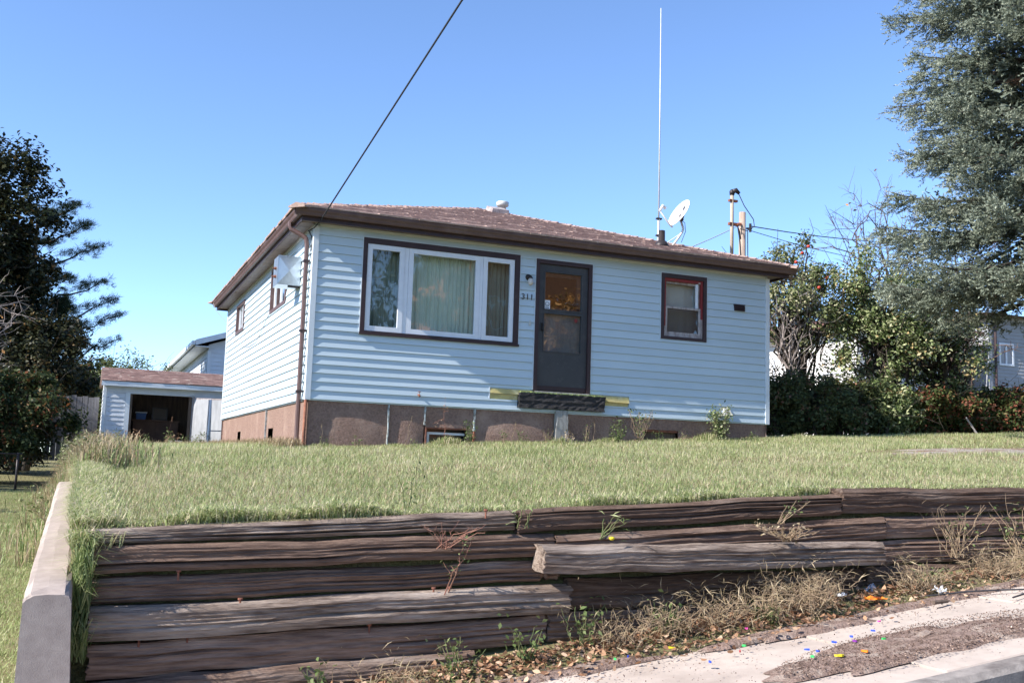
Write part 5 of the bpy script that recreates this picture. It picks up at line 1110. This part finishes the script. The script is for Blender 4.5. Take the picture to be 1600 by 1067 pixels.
# ================================================================== GRASS
rng = np.random.default_rng(77)
def scatter(n, x0, x1, y0, y1): return np.stack([rng.uniform(x0, x1, n), rng.uniform(y0, y1, n)], 1)
def grass(name, XY, zf, h0, h1, width, lean, m, tint, sink=.01, segs=2):
    P = np.column_stack([XY, zf(XY[:, 0], XY[:, 1]) - sink]); n = len(P); H = rng.uniform(h0, h1, n) if np.isscalar(h0) else rng.uniform(.55, 1.2, n) * h0
    Q = blades(rng, P, H, width, lean, segs); return tag(np_mesh(name, Q, np.tile(tint(P), segs), m), kind='stuff')
def patchy(X, Y): return .5 + .25 * np.sin(X * 1.3 + 2 * np.sin(Y * .8)) * np.sin(Y * 1.1 + 1.5 * np.sin(X * .6)) + .22 * np.sin(X * 3.7 + Y * 2.9) * np.sin(Y * 4.1 - X * 1.7)
ltint = lambda P: np.clip(.23 + .40 * patchy(P[:, 0], P[:, 1]) + rng.normal(0, .27, len(P)), 0, 1)
def keep(XY):
    X, Y = XY[:, 0], XY[:, 1]; k = ~((X > -.02) & (X < W + .02) & (Y > -.02)) & ~((X > -2.6) & (X < .7) & (Y > 14.9))
    dr = ((X - 12.0) / 5.3) ** 2 + ((Y + 3.9) / .9) ** 2 < 1; br = ((X - 10.4) / 2.8) ** 2 + ((Y + 5.2) / .52) ** 2 < 1
    return k & ~(dr & (rng.random(len(X)) < .93)) & ~(br & (rng.random(len(X)) < .8)) & (X > np.where(Y < -3.6, -2.99, -3.0))
XY = np.concatenate([scatter(120000, -3.0, 7.0, -8.82, -5.6), scatter(26000, 5, 10.5, -8.8, -5.6)]); XY = XY[keep(XY)]
grass('lawn_grass', XY, lawn_z, .035, .085, .0062, .9, 'grass', ltint, segs=1)
XY = np.concatenate([scatter(96000, -3.2, 9.5, -5.6, 0.2), scatter(42000, 8, 15, -5.6, 1.6)]); XY = XY[keep(XY)]
grass('lawn_grass', XY, lawn_z, .045, .095, .0085, .9, 'grass', ltint, segs=1)
XY = scatter(42000, -3.25, .0, 0, 14.9); XY = XY[keep(XY)]
grass('side_grass', XY, ground_z, .05, .16, .011, .9, 'grass', lambda P: np.clip(ltint(P) + .12 * rng.random(len(P)), 0, 1), segs=1)
XY = np.concatenate([scatter(34000, -5.4, -3.17, -10.2, -2), scatter(30000, -8, -3.5, -2, 11)])
grass('yard_grass', XY, ground_z, .03, .07, .009, .9, 'grass', lambda P: np.clip(.12 + .36 * patchy(P[:, 0] * .7, P[:, 1] * .7) + rng.normal(0, .18, len(P)), 0, 1), segs=1)
XY = np.concatenate([scatter(26000, -3.0, 8.0, -8.8, -4.5), scatter(16000, -3, 13, -4.5, 0)]); XY = XY[keep(XY)]
grass('dead_blades', XY, lambda X, Y: lawn_z(X, Y) + .03, .03, .06, .007, 1.9, 'dry_grass', lambda P: np.clip(rng.normal(.6, .3, len(P)), 0, 1), segs=1)
# longer fringe that hangs over the timbers, the concrete wall and round the house
n = 15000; X = rng.uniform(-2.95, 5.2, n); XY = np.column_stack([X, -8.86 + np.abs(rng.normal(0, .13, n))]); f = .055 + .075 * np.clip(.5 + .8 * np.sin(X * 2.3 + 1.2) * np.sin(X * 5.1), 0, 1.2) * np.where(X < 2, 1, .45)
grass('fringe_grass', XY, lawn_z, f, 0, .0065, 1.35, 'grass', lambda P: np.clip(rng.normal(.5, .25, len(P)), 0, 1))
n = 15000; Y = rng.uniform(-9.0, -2.6, n); XY = np.column_stack([-2.975 + np.abs(rng.normal(0, .10, n)), Y])
grass('fringe_grass', XY, lambda X, Y: np.where(Y < -8.85, -1.4, lawn_z(X, Y)), np.full(n, .14), 0, .0065, 1.5, 'grass', lambda P: np.clip(rng.normal(.55, .25, len(P)), 0, 1))
n = 900; Y = rng.uniform(-9.1, -8.85, n); P = np.column_stack([rng.uniform(-2.95, -2.86, n), Y, rng.uniform(-2.0, -1.42, n)]); Q = blades(rng, P, rng.uniform(.10, .22, n), .006, np.full(n, 1.3))
tag(np_mesh('gap_grass', Q, np.tile(rng.random(n), 2), 'lush_grass'), kind='stuff')
n = 9000; X = rng.uniform(-.1, W + 1.0, n); XY = np.column_stack([X, -.03 - np.abs(rng.normal(0, .12, n))])
grass('edge_grass', XY, lawn_z, .06 + .12 * np.clip(np.sin(X * 2.1) * np.sin(X * 4.7 + 1), 0, 1), 0, .008, 1.0, 'grass', lambda P: np.clip(rng.normal(.5, .3, len(P)), 0, 1))
n = 6000; Y = rng.uniform(-.2, 13, n); XY = np.column_stack([np.where(Y < 9.8, -.05, rng.uniform(-2, .4, n)) - np.abs(rng.normal(0, .15, n)), Y])
grass('edge_grass', XY, lawn_z, np.full(n, .20), 0, .010, 1.1, 'dry_grass', lambda P: rng.random(len(P)))
n = 5200; XY = np.column_stack([rng.normal(-2.95, .28, n), rng.uniform(-3.6, 14.5, n)])
grass('bank_weeds', XY, ground_z, np.full(n, .34), 0, .012, 1.0, 'dry_grass', lambda P: rng.random(len(P)))
n = 6500; XY = np.column_stack([rng.normal(-2.95, .32, n), rng.uniform(-3.6, 14.5, n)])
grass('bank_weeds', XY, ground_z, np.full(n, .26), 0, .012, 1.0, 'lush_grass', lambda P: rng.random(len(P)))

# ================================================================== WEEDS AND LITTER
def weed(name, label, loc, h, stems, spread, seed, stem_m='green_stem', leaf_m='weed_leaf', nleaf=60, lsize=.04, cat='weed', group=None, r=.004, twigs=0, low=.1, lean=(0, 0, 0), head=0, head_m='dry_grass', aspect=.5, wob=.12):
    rg = np.random.default_rng(seed); loc = np.array(loc, float); root = thing(name, label, cat, tuple(loc), group); b = MB(); pts = []; tips = []
    for s in range(stems):
        a = rg.uniform(0, 2 * PI); e = loc + np.array([math.cos(a) * spread * rg.random(), math.sin(a) * spread * rg.random(), h * rg.uniform(.6, 1)]) + np.array(lean) * h; lp = limb_path(rg, loc + np.array([*(rg.normal(size=2) * .02), -.04]), e, 6, wob, .05); b.tube(lp, [r * (1 - .7 * i / 6) + .0008 for i in range(7)], 4, False); tips.append(e); lp = np.array(lp); pts.append(lp)
        for _ in range(twigs):
            k = rg.integers(2, 7); v = unit(rg.normal(size=3) + np.array([0, 0, .5])) * h * rg.uniform(.10, .3); tp = limb_path(rg, lp[k], lp[k] + v, 3, .25, .1); b.tube(tp, [r * .5, r * .4, r * .35, .0008], 3, False); pts.append(np.array(tp))
    b.build('stems', stem_m, root)
    if nleaf:
        A = np.concatenate([p[1:] for p in pts]); A = A[A[:, 2] > loc[2] + low * h]; P = A[rg.integers(0, len(A), nleaf)] + rg.normal(size=(nleaf, 3)) * lsize * .8; np_mesh('leaves', leaves(rg, P, lsize, .4, aspect=aspect), rg.random(nleaf), leaf_m, root)
    if head:
        T_ = np.array(tips); k = np.repeat(np.arange(len(T_)), head); u = rg.random(len(k)); P = T_[k] - np.array([0, 0, 1.]) * (u * h * .16)[:, None]; d = unit(rg.normal(size=(len(k), 3)) + np.array([0, 0, .8])); np_mesh('seed_heads', needles(rg, P, d, .022, .006), rg.random(len(k)), head_m, root)
    return root
L0 = lambda x, y: (x, y, float(lawn_z(x, y)))
weed('dry_stalk', 'tall reddish dry stalk with branching head before the basement window', L0(2.02, -.35), .62, 1, .02, 1, 'red_stem', 'dead_leaf', 16, .03, 'weed', twigs=14, low=.5)
weed('green_weed', 'small upright leafy green weed at the right of the basement window', L0(2.42, -.35), .40, 4, .07, 2, nleaf=150, lsize=.04)
weed('grass_clump', 'tall seeding grass and weeds at the foundation under the right foam board', L0(5.35, -.30), .62, 16, .30, 3, 'dry_stem', 'weed_leaf', 130, .045, 'grass', head=10, r=.003)
weed('green_weed', 'pale bushy weed left of the tall seeding grass at the foundation', L0(4.95, -.32), .40, 8, .18, 4, nleaf=170, lsize=.045)
weed('small_shrub', 'small leafy shrub against the foundation beside the dryer vent', L0(6.95, -.24), .64, 16, .26, 5, 'bark', 'shrub', 900, .048, 'shrub', r=.005)
for i, (x_, h_, nl_) in enumerate(((.25, .16, 30), (.75, .18, 40), (1.55, .14, 20), (3.0, .25, 46), (3.35, .22, 40), (3.75, .26, 34), (5.75, .2, 40), (6.2, .18, 30), (7.6, .16, 30), (4.45, .3, 40))):
    weed('foundation_weed', 'small weed at the foundation ' + ['right by the downspout corner', 'before the middle of the widest left bay', 'before the narrow second bay', 'under the left foam board', 'under the left end of the charred beam', 'left of the pale support post', 'below the right basement opening', 'at the right end of the low basement opening', 'between the dryer vent and right corner board', 'under the right half of the charred beam'][i], L0(x_, -.25), h_, 5, .12, 100 + i, 'dry_stem' if i % 2 else 'green_stem', 'weed_leaf', nl_, .035, group='small weeds along the foundation')
for i, (x_, lx, h_) in enumerate(((1.38, .25, .55), (3.1, .2, .42), (4.55, -.05, .5), (4.35, .15, .45), (.2, -.1, .4))):
    weed('dry_stalk', ['thin dry stalk leaning across the second foundation bay', 'thin curled dry stalk in front of the foundation bay left of the support post', 'brown seeded stalk right of the pale support post', 'bent pale dry stalk beside the support post', 'thin dry stalk at the front corner of the house'][i], L0(x_, -.3), h_, 1, .05, 120 + i, 'dry_stem', None, 0, lean=(lx, 0, 0), head=14)
weed('white_rag_weed', 'bleached dead weed bunched at the foot of the support post', L0(4.12, -.22), .22, 14, .12, 130, 'old_wood_white', 'dry_grass', 40, .05)
R = random.Random(12)
for i in range(9):
    x_, y_ = -2.75 + .36 * i + R.uniform(-.1, .1), 14.2 + R.uniform(-.4, .3); weed('shed_weed', 'knee-high browning weed ' + ['below the grey plank fence end', 'at the left corner board of the shed', 'before the narrow sided strip of the shed', 'at the left post of the shed doorway', 'in the left half of the shed doorway', 'in the middle of the shed doorway', 'in the right half of the shed doorway', 'at the right post of the shed doorway', 'before the leaning shed door'][i], (x_, y_, gz(x_, y_)), R.uniform(.30, .5), 8, .25, 140 + i, 'dry_stem', 'weed_leaf' if i % 3 else 'dead_leaf', 90, .06, group='weeds in front of the shed', twigs=2)
for i in range(8):
    y_ = -3.4 + i * 1.9; x_ = -3.05 + R.uniform(-.12, .15); weed('bank_bush', 'grey green bushy weed on the bank past the concrete wall', (x_, y_, gz(x_, y_)), R.uniform(.30, .5), 9, .3, 160 + i, 'dry_stem', 'apple_leaf', 170, .045, group='weeds on the bank', twigs=2)
weed('dry_stalk', 'rusty brown seed stalk standing above the weeds in the shed doorway', (-.95, 14.3, gz(-.95, 14.3)), .85, 1, .05, 170, 'red_stem', None, 0, lean=(.2, 0, 0), head=60, head_m='dead_leaf')
weed('dock_weed', 'dark red dock stalk at the left end of the bank', (-3.35, 3.5, gz(-3.35, 3.5)), .65, 3, .1, 171, 'red_stem', 'dead_leaf', 80, .04)
# on the timber wall
weed('wall_weed', 'red stemmed weed with dry twiggy head growing between the timbers', (-.88, -9.05, -1.63), .34, 2, .05, 180, 'red_stem', 'weed_leaf', 46, .022, twigs=3, lean=(.3, -.15, 0))
weed('dry_twigs', 'reddish dry twig spray hanging over the second timber', (-.9, -9.06, -1.36), .12, 12, .34, 181, 'red_stem', None, 0, 'weed', r=.0022, twigs=5, lean=(.9, -.5, 0))
weed('edge_tuft', 'green grass tuft in the joint between the two top timbers', (-.36, -8.98, -1.24), .14, 7, .16, 182, 'green_stem', 'lush_grass', 26, .06, 'grass', aspect=.14)
weed('edge_tuft', 'small green blades on the second timber by a yellow flower', (.15, -9.02, -1.30), .12, 5, .16, 183, 'green_stem', 'lush_grass', 16, .07, 'grass', aspect=.12, lean=(.5, 0, 0))
weed('edge_plant', 'slender weed standing in the lawn edge above the left timbers', (-1.05, -8.75, float(lawn_z(-1.05, -8.75))), .34, 2, .08, 184, 'green_stem', 'weed_leaf', 30, .035)
weed('vine', 'dry tangled root mass draped over the loose grey timber', (1.50, -9.18, -1.30), .10, 30, .30, 185, 'dry_stem', 'dry_grass', 70, .03, 'weed', r=.003, twigs=4, lean=(-.9, -.4, -.3))
weed('vine', 'straggling dry vine climbing the timbers at the right', (3.1, -9.08, -1.42), .36, 18, .36, 186, 'dry_stem', 'weed_leaf', 60, .03, 'weed', r=.0028, twigs=4)
weed('vine', 'green leaved creeper over the top timbers at the right edge', (3.75, -9.08, -1.40), .46, 12, .34, 187, 'dry_stem', 'weed_leaf', 110, .036, 'weed', r=.0028, twigs=3)
weed('vine', 'thin creeper with few green leaves along the second right timber', (1.55, -9.04, -1.19), .14, 6, .36, 188, 'dry_stem', 'weed_leaf', 34, .028, 'weed', r=.0024, twigs=2, lean=(.4, 0, 0))
# along the foot of the wall
S0 = lambda x, y: (x, y, gz(x, y))
for i, (x_, y_, h_, l_) in enumerate(((-.42, -9.2, .24, 'leafy green sapling cluster at the foot of the left timbers'), (-.02, -9.15, .26, 'broad bladed green weed by the end of the left timbers'), (-.85, -9.22, .22, 'green creeping weed among the dead leaves at the wall foot'), (-1.66, -9.2, .20, 'small yellow green sprig in front of the lowest timber'), (1.25, -9.30, .16, 'dark green ground weed below the dry grass tangle'), (2.75, -9.2, .15, 'small green weed at the foot of the right timbers'), (.55, -9.2, .22, 'green stemmed weed in the litter below the loose timber'))):
    weed('ground_weed', l_, S0(x_, y_), h_, 7, .18, 200 + i, 'green_stem', 'weed_leaf', 60, .042)
for i, (x_, y_, h_, ns, l_) in enumerate(((1.60, -9.28, .34, 90, 'big tangle of dry grass in front of the loose timber end'), (1.25, -9.25, .28, 60, 'dry grass tangle left of the big one below the loose timber'), (.55, -9.22, .26, 46, 'straw coloured dry grass below the middle timbers'), (.18, -9.2, .24, 36, 'dry grass stalks at the joint of the lower timbers'), (2.6, -9.22, .2, 60, 'dry grass clump right of the loose timber'), (3.3, -9.22, .2, 80, 'pale dry grass clump at the foot of the right timbers'), (-1.2, -9.2, .16, 22, 'stubby dry stems before the lowest left timber'), (3.9, -9.2, .22, 70, 'dry grass clump at the far right of the wall foot'), (.9, -9.2, .24, 44, 'brittle dry weeds standing against the lower right timber'))):
    weed('dry_grass_clump', l_, S0(x_, y_), h_ * .85, ns, .40, 220 + i, 'dry_stem', 'dry_grass', ns * 6, .085, 'grass', r=.002, aspect=.06, low=.0, wob=.55, twigs=1)
# fallen leaves, twigs and crumbs in the strip and on the pavement
n = 5200; X = rng.uniform(-2.2, 4.6, n); Y = -9.10 - np.abs(rng.normal(0, .20, n)); wgt = np.clip(.35 + .65 * np.exp(-((X - 1.2) / .8) ** 2) + .45 * np.exp(-((X + .5) / .7) ** 2), 0, 1); k = rng.random(n) < wgt; X, Y = X[k], Y[k]
top = lambda X, Y: np.maximum(ground_z(X, Y), np.where((Y < -9.44) & (Y > -10.78), sidewalk_z(X) + .012, -9))
P = np.column_stack([X, Y, top(X, Y) + rng.uniform(.004, .04, len(X))]); tag(np_mesh('fallen_leaves', scraps(rng, P, .042), rng.random(len(P)), 'dead_leaf'), kind='stuff')
n = 11000; X = rng.uniform(-2.6, 4.8, n); Y = -9.08 - np.abs(rng.normal(0, .26, n)); P = np.column_stack([X, Y, top(X, Y) + .006]); tag(np_mesh('leaf_crumbs', leaves(rng, P, .017, 1.2, aspect=.5), rng.random(n), 'litter'), kind='stuff')
n = 5000; a = rng.uniform(0, 2 * PI, n); q = np.sqrt(rng.random(n)); X = 1.62 + 1.05 * q * np.cos(a); Y = -10.27 + .31 * q * np.sin(a) + .06 * (X - 1.62); k = Y > -10.77; X, Y = X[k], Y[k]; P = np.column_stack([X, Y, sidewalk_z(X) + .026]); tag(np_mesh('dirt_crumbs', leaves(rng, P, .014, 1.0, aspect=.5), rng.random(len(X)), 'litter'), kind='stuff')
n = 900; X = rng.uniform(-.6, 4.2, n); Y = rng.uniform(-10.75, -9.5, n); P = np.column_stack([X, Y, sidewalk_z(X) + .016]); tag(np_mesh('pavement_grit', leaves(rng, P, .012, 1.5, aspect=.6), rng.random(n) * .6, 'litter'), kind='stuff')
wk = lambda x, y, h=.02: (x, y, float(top(np.array([x]), np.array([y]))[0]) + h)
bits = [('blue', .42, -9.90), ('green', .78, -9.72), ('red', .68, -9.82), ('blue', .98, -10.05), ('blue', 1.2, -10.02), ('blue', 1.36, -9.98), ('purple', 1.3, -10.08), ('yellow', 1.02, -10.28), ('orange', 1.18, -10.30), ('pink', 1.75, -9.78), ('green', 1.45, -10.15), ('blue', 1.55, -9.95), ('blue', 1.0, -10.12), ('pink', 1.05, -9.36), ('yellow', .46, -9.42), ('blue', .16, -9.42), ('green', .05, -9.46), ('green', .9, -10.2)]
seen = {}
for i, (c, x_, y_) in enumerate(bits):
    p = wk(x_, y_); s = .011 if c not in ('yellow', 'orange') else .021; a = R.uniform(0, PI); b = MB(); ca, sa = math.cos(a), math.sin(a); k = 7; pts = []
    for j in range(k):
        w = 2 * PI * j / k; rr = s * R.uniform(.55, 1.1); u, v_ = rr * 1.5 * math.cos(w), rr * .7 * math.sin(w); pts.append((p[0] + u * ca - v_ * sa, p[1] + u * sa + v_ * ca, p[2]))
    b.add(pts + [(q[0], q[1], q[2] + .008 + R.uniform(0, .004)) for q in pts], [tuple(range(k - 1, -1, -1)), tuple(range(k, 2 * k))] + [(j, (j + 1) % k, k + (j + 1) % k, k + j) for j in range(k)])
    tag(b.build('plastic_scrap', 'plastic_' + c), 'small scrap of %s plastic lying on the dirty pavement' % c, 'litter', 'plastic scraps on the pavement')
def crumple(name, p, s, m, label, cat, seed, flat=.4):
    r = np.random.default_rng(seed); b = MB(); n = 7
    for i in range(n):
        for j in range(n): b.v.append((p[0] + (i / (n - 1) - .5) * s[0] + r.normal() * .006, p[1] + (j / (n - 1) - .5) * s[1] + r.normal() * .006, p[2] + .015 + abs(r.normal()) * s[2]))
    for i in range(n - 1):
        for j in range(n - 1): q = i * n + j; b.f.append((q, q + n, q + n + 1, q + 1))
    return tag(b.build(name, m), label, cat)
crumple('plastic_wrapper', wk(2.18, -9.2), (.15, .10, .025), 'clear_plastic', 'crumpled clear plastic wrapper in the dry grass', 'litter', 1)
crumple('paper_scrap', wk(2.12, -9.33), (.16, .07, .012), 'plastic_orange', 'torn orange paper scrap below the clear wrapper', 'litter', 2)
crumple('paper_scrap', wk(1.95, -9.18), (.07, .05, .012), 'sticker', 'small white paper scrap by the dry grass tangle', 'litter', 3)
crumple('paper_scrap', wk(2.62, -9.40), (.07, .07, .02), 'sticker', 'small pale lump of paper at the pavement edge', 'litter', 4)
p = wk(2.42, -9.62); tag(MB().tube([(p[0] - .07, p[1], p[2]), (p[0] + .07, p[1] + .02, p[2] + .004)], .014, 6).build('stick', 'bare_wood'), 'short dark stick on the clean pavement slab', 'stick')
p = wk(3.15, -9.85); tag(MB().tube([(p[0] - .10, p[1] - .02, p[2]), (p[0] + .12, p[1] + .03, p[2] + .004)], .012, 6).build('stick', 'bare_wood'), 'brown stick on the pavement at the end of the wire', 'stick')
tag(MB().tube([wk(2.5, -9.40, .03), wk(2.75, -9.52, .03), wk(2.95, -9.62, .025), wk(3.12, -9.74, .02), wk(3.0, -9.8, .02), wk(2.82, -9.84, .02)], .006, 5).build('wire_piece', 'wire'), 'bent dark wire lying over the pavement edge', 'wire')
tag(MB().lathe((.22, -9.07, -1.345), [(0, .01), (.012, .022), (.02, .02), (.024, .004)], 8).build('yellow_flower', 'plastic_yellow', None, True), 'tiny yellow dandelion head on the second timber', 'flower')
